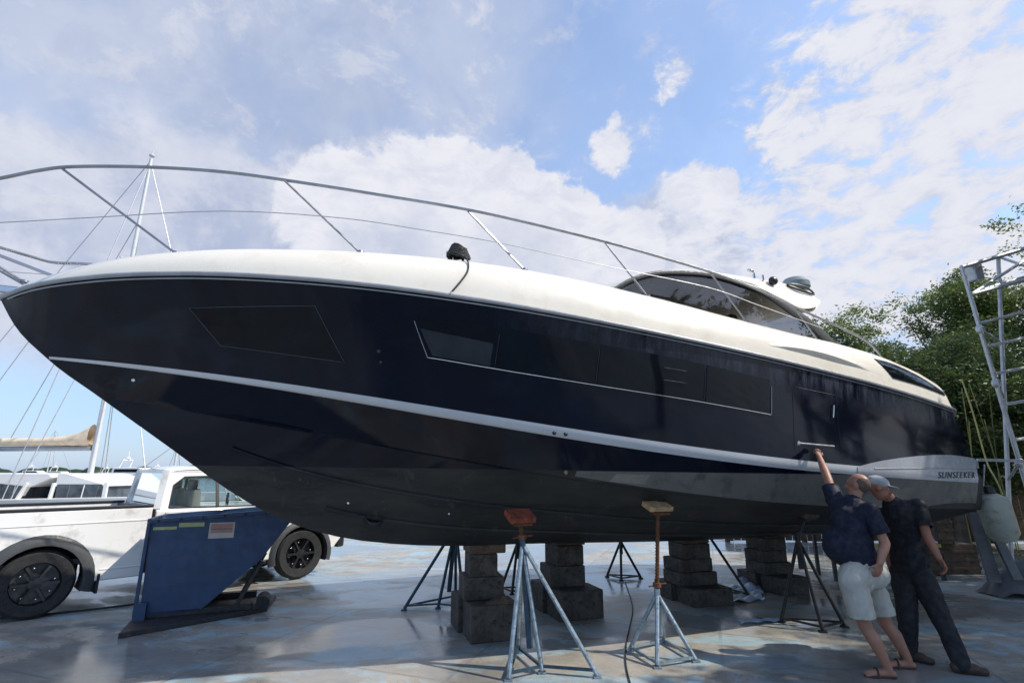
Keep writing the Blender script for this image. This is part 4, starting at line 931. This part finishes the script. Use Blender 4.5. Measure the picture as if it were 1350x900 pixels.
mb.tube([tops_[2], foot[1].lerp(tops_[1], .9)], .03, 8); mb.tube([foot[0].lerp(tops_[0], .9), tops_[3]], .03, 8); mb.build('top_frame', M['alu'], tw)
mb = MB(); c0 = tops_[0].lerp(tops_[2], .2); mb.box(c0 + Vector((.06, 0, -.16)), (.18, .20, .34)); mb.build('corner_bracket', M['alu'], tw, bevel=.03)
for i, q in enumerate((.30, .42, .53, .63, .72, .80)):
    mb = MB(); mb.tube([foot[0].lerp(tops_[0], q), foot[1].lerp(tops_[1], q)], .026, 8); mb.build('rung', M['alu'], tw)
for q in (.35, .6, .78):
    mb = MB(); p = foot[0].lerp(tops_[0], q); r_ = foot[2].lerp(tops_[2], q - .08); mb.tube([p, r_], .022, 8); mb.ell(p, (.07, .07, .09), n=10, m=6); mb.build('side_brace', M['alu'], tw)

# ================================================================== CLUTTER BEHIND THE MEN
mb = MB(); mb.tube([at(1288, 606, 8.4), at(1420, 609, 8.3)], .022, 8); o = mb.build('boarding_pole', M['alu'], None); tag(o, 'pale horizontal pole running right from the swim platform', 'pole')
fd = empty('fender', at(1326, 715, 7.6)); tag(fd, 'pale cylindrical boat fender hanging right of the swim platform', 'fender')
mb = MB(); mb.lathe([(.001, 0), (.13, .03), (.185, .12), (.19, .30), (.19, .50), (.16, .60), (.06, .66), (.05, .72), (.001, .73)], 24, Matrix.Rotation(R(-6), 4, 'Y')); mb.build('fender_body', M['fender'], fd)
mb = MB(); mb.lathe([(.065, .64), (.075, .70), (.05, .76), (.001, .77)], 14, Matrix.Rotation(R(-6), 4, 'Y')); mb.build('fender_eye', M['black'], fd)
mb = MB(); p0 = at(1305, 655, 7.6); mb.tube(smoothpath([at(1322, 652, 7.6), at(1312, 630, 7.7), at(1300, 606, 8.3), at(1283, 545, 8.6), at(1268, 500, 8.9)], 5), .012, 6); o = mb.build('hanging_line', M['yrope'], None); tag(o, 'thin yellowish line running from the fender up past the pole', 'rope')
mb = MB(); mb.tube([at(1298, 612, 7.9), at(1296, 650, 7.8)], .010, 6); mb.ell(at(1298, 664, 7.8), (.06, .04, .08), n=12, m=8); mb.box(at(1298, 676, 7.8), (.10, .06, .05)); o = mb.build('shackle_block', M['alu'], None); tag(o, 'small bright pulley hanging on a short line under the swim platform', 'pulley')
mb = MB(); mb.bar(at(1283, 675, 8.3), at(1312, 768, 8.1), .16, .05); o = mb.build('plank', M['plank'], None, bevel=.008); tag(o, 'grey plank leaning up towards the swim platform right of the men', 'plank')
mb = MB(); mb.bar(at(1303, 684, 8.2), at(1342, 765, 7.9), .13, .05); o = mb.build('plank', M['plank'], None, bevel=.008); tag(o, 'second grey plank leaning under the pale hanging fender', 'plank')
mb = MB()
def tp2(u, v): 
    p = Vector((7.0, 8.0, 0)) + Vector((1.1 * u, .5 * v, 0)); return (p.x, p.y, .02 + .42 * sin(pi * u) * sin(pi * v) + .06 * abs(sin(9 * u) * cos(8 * v)))
mb.grid(tp2, 24, 20); o = mb.build('tarp_heap', M['tarp'], None); tag(o, 'heap of grey tarpaulin on the ground below the pale fender', 'tarpaulin')
rk = empty('steel_rack', (6.3, 9.3, 0)); tag(rk, 'low steel rack with crossed braces standing behind the men', 'rack')
mb = MB()
for x in (-.9, .9):
    for y in (0, .5): mb = MB(); mb.bar((x, y, 0), (x, y, 1.15), .05); mb.build('upright', M['darkst'], rk)
mb = MB(); mb.bar((-.92, -.03, .55), (.92, -.03, .55), .03, .05); mb.bar((-.92, -.03, 1.12), (.92, -.03, 1.12), .03, .05); mb.build('cross_rail', M['yrope'], rk)
mb = MB(); mb.bar((.1, -.05, .6), (.85, -.05, 1.1), .03, .02); mb.bar((.1, -.06, 1.1), (.85, -.06, .6), .03, .02); mb.build('cross_brace', M['alu'], rk)
# stacked dark crates behind the rack
for k, (x, y, z) in enumerate(((7.3, 10.0, 0), (8.0, 10.1, 0), (7.6, 10.05, .5))):
    mb = MB(); mb.box((0, 0, .25), (.62, .5, .49)); 
    for q in (.1, .24, .38): mb.box((0, -.26, q), (.64, .02, .05))
    o = mb.build('crate', M['dwood'], None, bevel=.01); o.location = (x, y, z); tag(o, ('dark crate at the left foot of the pile behind the planks', 'dark crate at the right foot of the pile behind the planks', 'dark crate on top of the pile behind the planks')[k], 'crate', 'dark crates piled under the trees')
# low dark fence closing the yard behind the stern
fn_ = empty('board_fence', (5.6, 14.2, 0)); tag(fn_, 'dark board fence between the yard and the trees', 'fence')
for k in range(7):
    mb = MB(); mb.box((k * 2.0, .06, .85), (.1, .1, 1.7)); mb.build('post', M['dwood'], fn_)
mb = MB()
for k in range(64): mb.box((k * .19 + .05, 0, .8 + random.uniform(-.02, .02)), (.17, .02, 1.55))
mb.build('boards', M['dwood'], fn_)

# ================================================================== PEOPLE
def organic(mb, name, mat, parent, vox=.011, sm=6, disp=0, dscale=.12):
    tmpo = []
    me = bpy.data.meshes.new(name); me.from_pydata(mb.v, [], mb.f); me.materials.append(mat)
    o = bpy.data.objects.new(name, me); col.objects.link(o)
    bm = bmesh.new(); bm.from_mesh(me); bmesh.ops.recalc_face_normals(bm, faces=bm.faces); bm.to_mesh(me); bm.free()
    r = o.modifiers.new('remesh', 'REMESH'); r.mode = 'VOXEL'; r.voxel_size = vox; r.use_smooth_shade = True
    s = o.modifiers.new('smooth', 'SMOOTH'); s.iterations = sm; s.factor = .5
    if disp:
        for k, (ty, sc_, rot, st) in enumerate((('CLOUDS', dscale * 1.5, (0, 0, 0), .6), ('MARBLE', dscale * 1.2, (.5, .3, .9), .45))):
            t = bpy.data.textures.new(name + '_folds', ty); t.noise_scale = sc_
            if ty == 'MARBLE': t.turbulence = 7; t.noise_depth = 2
            else: t.noise_depth = 1
            ref = bpy.data.objects.new('fold_axes', None); ref.rotation_euler = rot; ref.scale = (.35, .35, 1.2) if k else (1, 1, 1.6); tmpo.append(ref); col.objects.link(ref)
            d = o.modifiers.new('folds', 'DISPLACE'); d.texture = t; d.strength = disp * st; d.mid_level = .5; d.texture_coords = 'OBJECT'; d.texture_coords_object = ref
    dg = bpy.context.evaluated_depsgraph_get(); ev = o.evaluated_get(dg); m2 = bpy.data.meshes.new_from_object(ev)
    o.modifiers.clear(); [bpy.data.objects.remove(q_) for q_ in tmpo]; o.data = m2; m2.polygons.foreach_set('use_smooth', [True] * len(m2.polygons))
    if not m2.materials: m2.materials.append(mat)
    o.parent = parent; return o
def cut(o, p, n, rad=.24):             # trim a garment to a clean open hem at p, keeping the side opposite n
    bm = bmesh.new(); bm.from_mesh(o.data); p = Vector(p); n = Vector(n).normalized()
    fs = [f for f in bm.faces if (f.calc_center_median() - p).length < rad]
    g = set(fs)
    for f in fs: g.update(f.verts); g.update(f.edges)
    bmesh.ops.bisect_plane(bm, geom=list(g), plane_co=p, plane_no=n, clear_outer=True)
    bm.to_mesh(o.data); bm.free()
    sd = o.modifiers.get('hem') or o.modifiers.new('hem', 'SOLIDIFY'); sd.thickness = .006; sd.offset = -1
def chain(mb, pts, rs):
    for i in range(len(pts) - 1): mb.cap(pts[i], pts[i + 1], rs[i], rs[i + 1])
def hand(mb, wrist, direction, palm_n, curl=.5, size=1.0):
    d = Vector(direction).normalized(); n = Vector(palm_n); n = (n - d * n.dot(d)).normalized(); sdv = d.cross(n)
    pc = wrist + d * .05 * size; q = Matrix((sdv, n, d)).transposed()
    mb.ell(pc, (.042 * size, .016 * size, .055 * size), q, n=16, m=10)
    for k, (off, L) in enumerate(((-.030, .070), (-.010, .080), (.010, .075), (.029, .058))):
        b0 = wrist + d * .085 * size + sdv * off * size; ang = curl * 1.1; p = b0; dirv = d.copy(); seg = L * size / 3
        for j in range(3):
            dirv = (Matrix.Rotation(ang, 3, sdv) @ dirv); e = p + dirv * seg * 1.15; mb.cap(p, e, .0092 * size, .0085 * size, 10); p = e
    t0 = wrist + d * .03 * size - sdv * .035 * size; t1 = t0 + (d * .6 - sdv * .6 + n * .3).normalized() * .035; t2 = t1 + (d * .9 - sdv * .1 + n * .4).normalized() * .032
    mb.cap(t0, t1, .012, .010, 10); mb.cap(t1, t2, .010, .0085, 10)
def head(mb, c, face, up, s=1.0):       # skull, jaw, nose, ears, brow
    f = Vector(face).normalized(); u = Vector(up); u = (u - f * u.dot(f)).normalized(); l = u.cross(f); q = Matrix((l, f, u)).transposed()
    c = Vector(c); P = lambda x, y, z: c + (l * x + f * y + u * z) * s
    mb.ell(P(0, -.012, .025), (.076 * s, .096 * s, .090 * s), q, n=24, m=16)
    mb.ell(P(0, .022, -.045), (.058 * s, .068 * s, .072 * s), q)
    mb.ell(P(0, .045, -.085), (.032 * s, .03 * s, .024 * s), q)
    mb.cap(P(0, .083, .012), P(0, .108, -.022), .010 * s, .015 * s, 10)
    mb.ell(P(0, .080, .030), (.050 * s, .018 * s, .012 * s), q)
    mb.ell(P(0, .082, -.055), (.024 * s, .012 * s, .006 * s), q); mb.ell(P(0, .079, -.068), (.020 * s, .012 * s, .007 * s), q)
    for sg in (-1, 1): mb.ell(P(.078 * sg, -.008, -.005), (.012 * s, .022 * s, .034 * s), q)
    return P, q
def eyes(P, parent, q):
    for sg in (-1, 1):
        mb = MB(); mb.ell(P(.031 * sg, .078, .008), (.012, .008, .008), q, n=12, m=8); o = mb.build('eye', M['label_w'], parent)
        mb = MB(); mb.ell(P(.031 * sg, .0845, .008), (.005, .003, .005), q, n=10, m=6); mb.build('iris', M['black'], o)

# --- man in pale shorts, reaching up to the hull with a scraper; seen from behind his right side
p1 = empty('person', (3.45, 5.2, 0)); tag(p1, 'bald man in navy shirt and pale shorts reaching up to the hull', 'person')
O1 = Vector((3.45, 5.2, 0)); Q = lambda x, y, Y: at(x, y, Y) - O1
ank_l, ank_r = Q(1171, 880, 5.12), Q(1197, 868, 5.34); kne_l, kne_r = Q(1141, 826, 5.18), Q(1168, 822, 5.40)
hip_l, hip_r = Q(1124, 766, 5.18), Q(1146, 764, 5.42); pel = Q(1136, 752, 5.30); wai = Q(1126, 722, 5.30); che = Q(1124, 686, 5.32); nek = Q(1124, 655, 5.34)
sh_l, sh_r = Q(1101, 660, 5.48), Q(1146, 672, 5.16); hd = Q(1131, 640, 5.35)
el_l, wr_l = Q(1091, 630, 5.62), Q(1080, 602, 5.80); el_r, wr_r = Q(1167, 716, 5.10), Q(1160, 742, 5.06)
mb = MB()
chain(mb, [pel, wai, che, nek - Vector((0, 0, .03))], [.12, .12, .11, .06]); mb.cap(nek - Vector((0, 0, .05)), hd, .058, .055)
for (h, k, a) in ((hip_l, kne_l, ank_l), (hip_r, kne_r, ank_r)):
    chain(mb, [h, k], [.088, .058]); calf = k.lerp(a, .32) + Vector((.012, -.01, 0)); chain(mb, [k, calf, a], [.055, .060, .036])
    hz = Vector((a.x, a.y, .035)); mb.cap(a, hz, .036, .034); toe = hz + Vector((-.17, .03, -.01)); mb.cap(hz + Vector((.035, 0, -.008)), hz + Vector((-.09, .015, 0)), .030, .036); mb.cap(hz + Vector((-.09, .015, -.004)), toe, .036, .026)
    for j, dy in enumerate((-.032, -.016, 0, .014, .028)): mb.cap(toe + Vector((.02, dy, -.006)), toe + Vector((-.030 + .004 * j, dy, -.008)), .011, .010, 10)
for (s_, e, w) in ((sh_l, el_l, wr_l), (sh_r, el_r, wr_r)):
    chain(mb, [che.lerp(s_, .5), s_, e], [.06, .048, .043]); chain(mb, [e, e.lerp(w, .3), w], [.043, .044, .028])
hand(mb, wr_l, Q(1077, 588, 5.86) - wr_l, (0, 1, .2), 1.25); hand(mb, wr_r, (-.3, .2, -1), (0, 1, .1), .35)
P, q = head(mb, hd, (-.55, .75, .1), (.10, -.05, 1), 1.03)
organic(mb, 'body', M['skin'], p1, .0085, 5); 
mb = MB(); mb.ell(P(0, -.022, .022), (.0795, .0905, .088), q, n=24, m=16); hr = organic(mb, 'cropped_hair', M['hairg'], p1, .008, 2)
mb = MB()                               # shirt: torso with belly, short sleeves, open hem
fr = Vector((-1, .25, 0)).normalized()
chain(mb, [pel + Vector((.01, 0, .015)), wai, che, che.lerp(nek, .7)], [.165, .172, .165, .09])
mb.ell(wai + fr * .11 + Vector((0, 0, .02)), (.165, .15, .18)); mb.ell(che + fr * .05 - Vector((0, 0, .04)), (.15, .15, .17)); mb.ell(che - fr * .06 + Vector((0, 0, .05)), (.13, .15, .15))
chain(mb, [che.lerp(sh_l, .4), sh_l], [.12, .080]); chain(mb, [che.lerp(sh_r, .4), sh_r], [.12, .082])
shirt = organic(mb, 'shirt', M['navy'], p1, .011, 4, .026, .10)
for s0, e0, t0 in ((sh_l, el_l, .60), (sh_r, el_r, .72)):
    mb = MB(); chain(mb, [che.lerp(s0, .8), s0, s0.lerp(e0, 1.0)], [.088, .082, .080]); o = organic(mb, 'sleeve', M['navy'], shirt, .010, 3, .018, .09); cut(o, s0.lerp(e0, t0), e0 - s0, .30)
mb = MB(); chain(mb, [pel + Vector((0, 0, .02)), pel.lerp(hip_l, .6)], [.17, .15]); mb.ell(pel + Vector((.05, -.02, -.02)), (.17, .17, .14))
for (h, k) in ((hip_l, kne_l), (hip_r, kne_r)): chain(mb, [pel.lerp(h, .5), h, h.lerp(k, .98)], [.14, .112, .112])
o = organic(mb, 'shorts', M['shorts'], p1, .010, 4, .018, .09)
for (h, k) in ((hip_l, kne_l), (hip_r, kne_r)): cut(o, h.lerp(k, .78), (k - h) + Vector((0, 0, -.3)), .19)
# the scraper in his hand is a thing of its own
mb = MB(); mb.tube([at(1045, 583, 5.84), at(1100, 588, 5.80)], .009, 8); mb.box(at(1048, 583.5, 5.84), (.10, .02, .045)); o = mb.build('scraper', M['alu'], None); tag(o, 'thin pale scraper held up against the navy hull by the bald man', 'tool')

# --- man in a cap and dark clothes, mid-stride to the right
for a in (ank_l, ank_r):
    mb = MB(); hz = Vector((a.x, a.y, .006)); d = Vector((-1, .17, 0)).normalized(); sd_ = Vector((-d.y, d.x, 0))
    pl = [hz + d * (t * .24 - .05) + sd_ * (w * .05) for t, w in ((0, -.5), (.1, -.85), (.45, -.7), (.8, -1), (1, -.6), (1.06, 0), (1, .6), (.8, 1), (.45, .7), (.1, .85), (0, .5))]
    n = len(pl); mb.add([p + Vector((0, 0, -.004)) for p in pl] + [p + Vector((0, 0, .010)) for p in pl], [tuple(range(n)), tuple(range(2 * n - 1, n - 1, -1))] + [(i, (i + 1) % n, n + (i + 1) % n, n + i) for i in range(n)])
    q0 = hz + d * .10; mb.tube(smoothpath([q0 - sd_ * .045, q0 - sd_ * .03 + Vector((0, 0, .05)), q0 + Vector((0, 0, .066)), q0 + sd_ * .03 + Vector((0, 0, .05)), q0 + sd_ * .045], 4), .009, 6)
    mb.build('sandal', M['shoe'], p1)
p2 = empty('person', (3.9, 5.4, 0)); tag(p2, 'man in a grey cap, black shirt and dark trousers striding right', 'person')
O2 = Vector((3.9, 5.4, 0)); Q = lambda x, y, Y: at(x, y, Y) - O2
ank_l, ank_r = Q(1200, 866, 5.55), Q(1268, 877, 5.22); kne_l, kne_r = Q(1196, 812, 5.55), Q(1243, 818, 5.38); hip_l, hip_r = Q(1190, 756, 5.62), Q(1212, 754, 5.50)
pel = Q(1201, 744, 5.56); wai = Q(1198, 712, 5.58); che = Q(1189, 680, 5.58); nek = Q(1172, 656, 5.55); hd = Q(1158, 643, 5.52)
sh_r, sh_l = Q(1210, 668, 5.46), Q(1176, 672, 5.74); el_r, wr_r = Q(1222, 706, 5.36), Q(1238, 735, 5.24); el_l, wr_l = Q(1180, 710, 5.80), Q(1172, 735, 5.70)
mb = MB(); chain(mb, [pel, wai, che, nek], [.11, .11, .11, .055]); mb.cap(nek, hd, .056, .055)
for (h, k, a) in ((hip_l, kne_l, ank_l), (hip_r, kne_r, ank_r)): chain(mb, [h, k, a], [.08, .056, .036]); mb.cap(a, Vector((a.x, a.y, .05)), .036, .034)
for (s_, e, w) in ((sh_r, el_r, wr_r), (sh_l, el_l, wr_l)): chain(mb, [che.lerp(s_, .5), s_, e], [.06, .047, .042]); chain(mb, [e, e.lerp(w, .3), w], [.042, .044, .028])
hand(mb, wr_r, Q(1249, 752, 5.2) - wr_r, (-1, .3, 0), .45); hand(mb, wr_l, (-.1, 0, -1), (1, 0, 0), .4)
P, q = head(mb, hd, (.80, -.42, -.22), (.15, 0, 1), 1.0)
organic(mb, 'body', M['skin2'], p2, .0085, 5); eyes(P, p2, q)
mb = MB(); chain(mb, [pel + Vector((0, 0, .02)), wai, che, che.lerp(nek, .6)], [.165, .165, .175, .10]); mb.ell(che + Vector((.0, 0, .03)), (.175, .17, .13))
chain(mb, [che.lerp(sh_r, .4), sh_r], [.12, .080]); chain(mb, [che.lerp(sh_l, .4), sh_l, sh_l.lerp(el_l, .75)], [.12, .082, .074])
shirt = organic(mb, 'shirt', M['ink'], p2, .011, 4, .026, .10)
mb = MB(); chain(mb, [che.lerp(sh_r, .8), sh_r, sh_r.lerp(el_r, 1.0)], [.086, .080, .076]); o = organic(mb, 'sleeve', M['ink'], shirt, .010, 3, .018, .09); cut(o, sh_r.lerp(el_r, .70), el_r - sh_r, .30)
mb = MB(); mb.ell(pel, (.165, .15, .13))
for (h, k, a) in ((hip_l, kne_l, ank_l), (hip_r, kne_r, ank_r)): chain(mb, [pel.lerp(h, .5), h, k, a + Vector((0, 0, .01))], [.14, .112, .086, .068])
organic(mb, 'trousers', M['trousers'], p2, .011, 4, .022, .10)
for a, d in ((ank_l, Vector((.6, -.7, 0))), (ank_r, Vector((.9, -.35, 0)))):
    mb = MB(); d.normalize(); z0 = Vector((a.x, a.y, .045)); mb.cap(z0 - d * .045, z0 + d * .09, .046, .046); mb.cap(z0 + d * .07 - Vector((0, 0, .005)), z0 + d * .16 - Vector((0, 0, .014)), .044, .034); mb.cap(z0, z0 + Vector((0, 0, .06)), .045, .047); organic(mb, 'shoe', M['shoe'], p2, .008, 3)
mb = MB(); mb.ell(P(0, -.012, .055), (.084, .103, .072), q, n=24, m=14); mb.ell(P(0, .105, .040), (.066, .070, .008), q); organic(mb, 'cap', M['cap'], p2, .007, 2)

# ================================================================== LIGHT AND SKY
SUNV = Vector((.95, -.17, 1.0)).normalized(); el = math.asin(SUNV.z); azi = atan2(SUNV.x, SUNV.y)
sl_ = bpy.data.lights.new('sun', 'SUN'); sl_.energy = 4.6; sl_.angle = R(.55); sl_.color = (1, .93, .82)
so = bpy.data.objects.new('sun', sl_); col.objects.link(so); so.rotation_euler = (-SUNV).to_track_quat('-Z', 'Y').to_euler()
wd = bpy.data.worlds.new('World'); scene.world = wd; wd.use_nodes = True; nt = wd.node_tree; bg = nt.nodes['Background']
sky = N(nt, "ShaderNodeTexSky"); sky.sky_type = 'NISHITA'; sky.sun_disc = False; sky.sun_elevation = el; sky.sun_rotation = azi; sky.air_density = 1.0; sky.dust_density = .6; sky.ozone_density = 1.5
dirn = N(nt, "ShaderNodeTexCoord").outputs['Generated']
def blob(px, py, r0, r1, warp=None):    # soft round region of the sky about a direction; radii in degrees (inner, outer)
    v = raydir(px, py); dt = nt.nodes.new("ShaderNodeVectorMath"); dt.operation = 'DOT_PRODUCT'
    nt.links.new(warp or dirn, dt.inputs[0]); dt.inputs[1].default_value = v
    return sstep(nt, dt.outputs['Value'], cos(R(r1)), cos(R(r0)))
def warp(scale, amp, det=8):
    wn = N(nt, "ShaderNodeTexNoise"); wn.inputs['Scale'].default_value = scale; wn.inputs['Detail'].default_value = det; wn.inputs['Roughness'].default_value = .6; nt.links.new(dirn, wn.inputs['Vector'])
    v1 = nt.nodes.new("ShaderNodeVectorMath"); v1.operation = 'SUBTRACT'; nt.links.new(wn.outputs['Color'], v1.inputs[0]); v1.inputs[1].default_value = (.5, .5, .5)
    v2 = nt.nodes.new("ShaderNodeVectorMath"); v2.operation = 'SCALE'; nt.links.new(v1.outputs[0], v2.inputs[0]); v2.inputs['Scale'].default_value = amp
    v3 = nt.nodes.new("ShaderNodeVectorMath"); nt.links.new(dirn, v3.inputs[0]); nt.links.new(v2.outputs[0], v3.inputs[1])
    v4 = nt.nodes.new('ShaderNodeVectorMath'); v4.operation = 'NORMALIZE'; nt.links.new(v3.outputs[0], v4.inputs[0]); return v4.outputs[0]
ws = warp(3.0, .16, 5); wc = warp(6.0, .10, 6)
def total(items):
    acc = None
    for it in items: acc = it if acc is None else mth(nt, 'MAXIMUM', acc, it)
    return acc
W_ = lambda k, q: mth(nt, 'MULTIPLY', q, k)
fb = noise(nt, scaled(nt, dirn, (1, 1, 1.2)), 8.0, 13, .62, .2)
fb2 = noise(nt, scaled(nt, dirn, (1, 1, 1.9)), 15.0, 12, .64, .3)
def dens(q, f, k, lo, hi):              # fractal edge: field plus noise, then a soft threshold
    return sstep(nt, mth(nt, 'ADD', q, mth(nt, 'MULTIPLY', mth(nt, 'SUBTRACT', f, .5), k)), lo, hi)
cum = dens(total([blob(560, 310, 5, 15, wc), blob(640, 315, 4, 14, wc), blob(490, 325, 4, 14, wc), blob(705, 315, 3, 10.5, wc), blob(800, 360, 2, 10, wc), W_(.56, blob(835, 190, 0, 5.5, wc)), W_(.46, blob(872, 90, 0, 4, wc)), W_(.65, blob(915, 265, 0, 7, wc))]), fb, 1.7, .36, .62)
soft = total([W_(.90, blob(130, 320, 6, 17, ws)), W_(.95, blob(350, 345, 6, 14, ws)), W_(.9, blob(870, 350, 4, 13, ws)), W_(.85, blob(600, 370, 6, 14, ws))])
soft = dens(soft, fb, 1.0, .25, .85)
veil = total([W_(.85, blob(300, 110, 8, 32, ws)), W_(.75, blob(540, 60, 5, 20, ws)), W_(.6, blob(130, 20, 5, 25, ws)), W_(.4, blob(660, 150, 3, 14, ws)), .27])
veil = mth(nt, 'MULTIPLY', veil, sstep(nt, fb, .25, .65, .82, 1.08))
patch = dens(total([blob(1190, 220, 6, 20, ws), blob(990, 340, 4, 13, ws), blob(1330, 130, 6, 24, ws), W_(.5, blob(1080, 100, 2, 10, ws)), blob(1250, 360, 6, 18, ws)]), fb2, 2.6, .28, 1.05)
horiz = N(nt, "ShaderNodeSeparateXYZ"); nt.links.new(dirn, horiz.inputs[0]); hz = sstep(nt, horiz.outputs[2], .18, .36)
wisp = W_(.38, sstep(nt, noise(nt, scaled(nt, dirn, (1, 1, 1.6)), 12.0, 12, .66, .3), .50, .72))
base_a = mth(nt, 'MULTIPLY', total([soft, veil, patch]), sstep(nt, horiz.outputs[2], .04, .22))
alpha = mth(nt, 'ADD', mth(nt, 'MAXIMUM', cum, base_a), mth(nt, 'MULTIPLY', wisp, hz), clamp=True)
shade = sstep(nt, noise(nt, dirn, 6.0, 10, .58, .3), .36, .64)
cc = mixc(nt, shade, (3.0, 3.45, 4.65), (3.9, 4.25, 5.2))
lit = total([W_(1.0, cum), W_(.92, patch), W_(.55, mth(nt, 'MULTIPLY', soft, sstep(nt, fb, .4, .6))), W_(.9, wisp)])
under = mth(nt, 'MULTIPLY', total([W_(.85, blob(520, 370, 3, 9, wc)), W_(.5, blob(680, 350, 2, 7, wc))]), sstep(nt, fb, .35, .6, 1.0, .55))
lit = mth(nt, 'MULTIPLY', lit, mth(nt, 'SUBTRACT', 1.0, under))
cc = mixc(nt, lit, cc, mixc(nt, sstep(nt, fb2, .3, .65), (4.7, 4.9, 5.65), (5.6, 5.65, 6.1)))
skyc = N(nt, "ShaderNodeMix"); skyc.data_type = 'RGBA'; skyc.blend_type = 'MULTIPLY'; skyc.inputs[0].default_value = 1.0; nt.links.new(sky.outputs[0], skyc.inputs[6]); skyc.inputs[7].default_value = (1.75, 1.8, 1.85, 1)
low = sstep(nt, horiz.outputs[2], .0, .5, 1, 0)
final = mixc(nt, alpha, mixc(nt, mth(nt, 'MULTIPLY', low, .75), skyc.outputs[2], (1.7, 2.7, 4.7)), cc)
nt.links.new(final, bg.inputs[0]); bg.inputs[1].default_value = .15
scene.view_settings.view_transform = 'Standard'; scene.view_settings.look = 'None'; scene.view_settings.gamma = 1; scene.view_settings.exposure = 0
scene.view_settings.use_curve_mapping = False
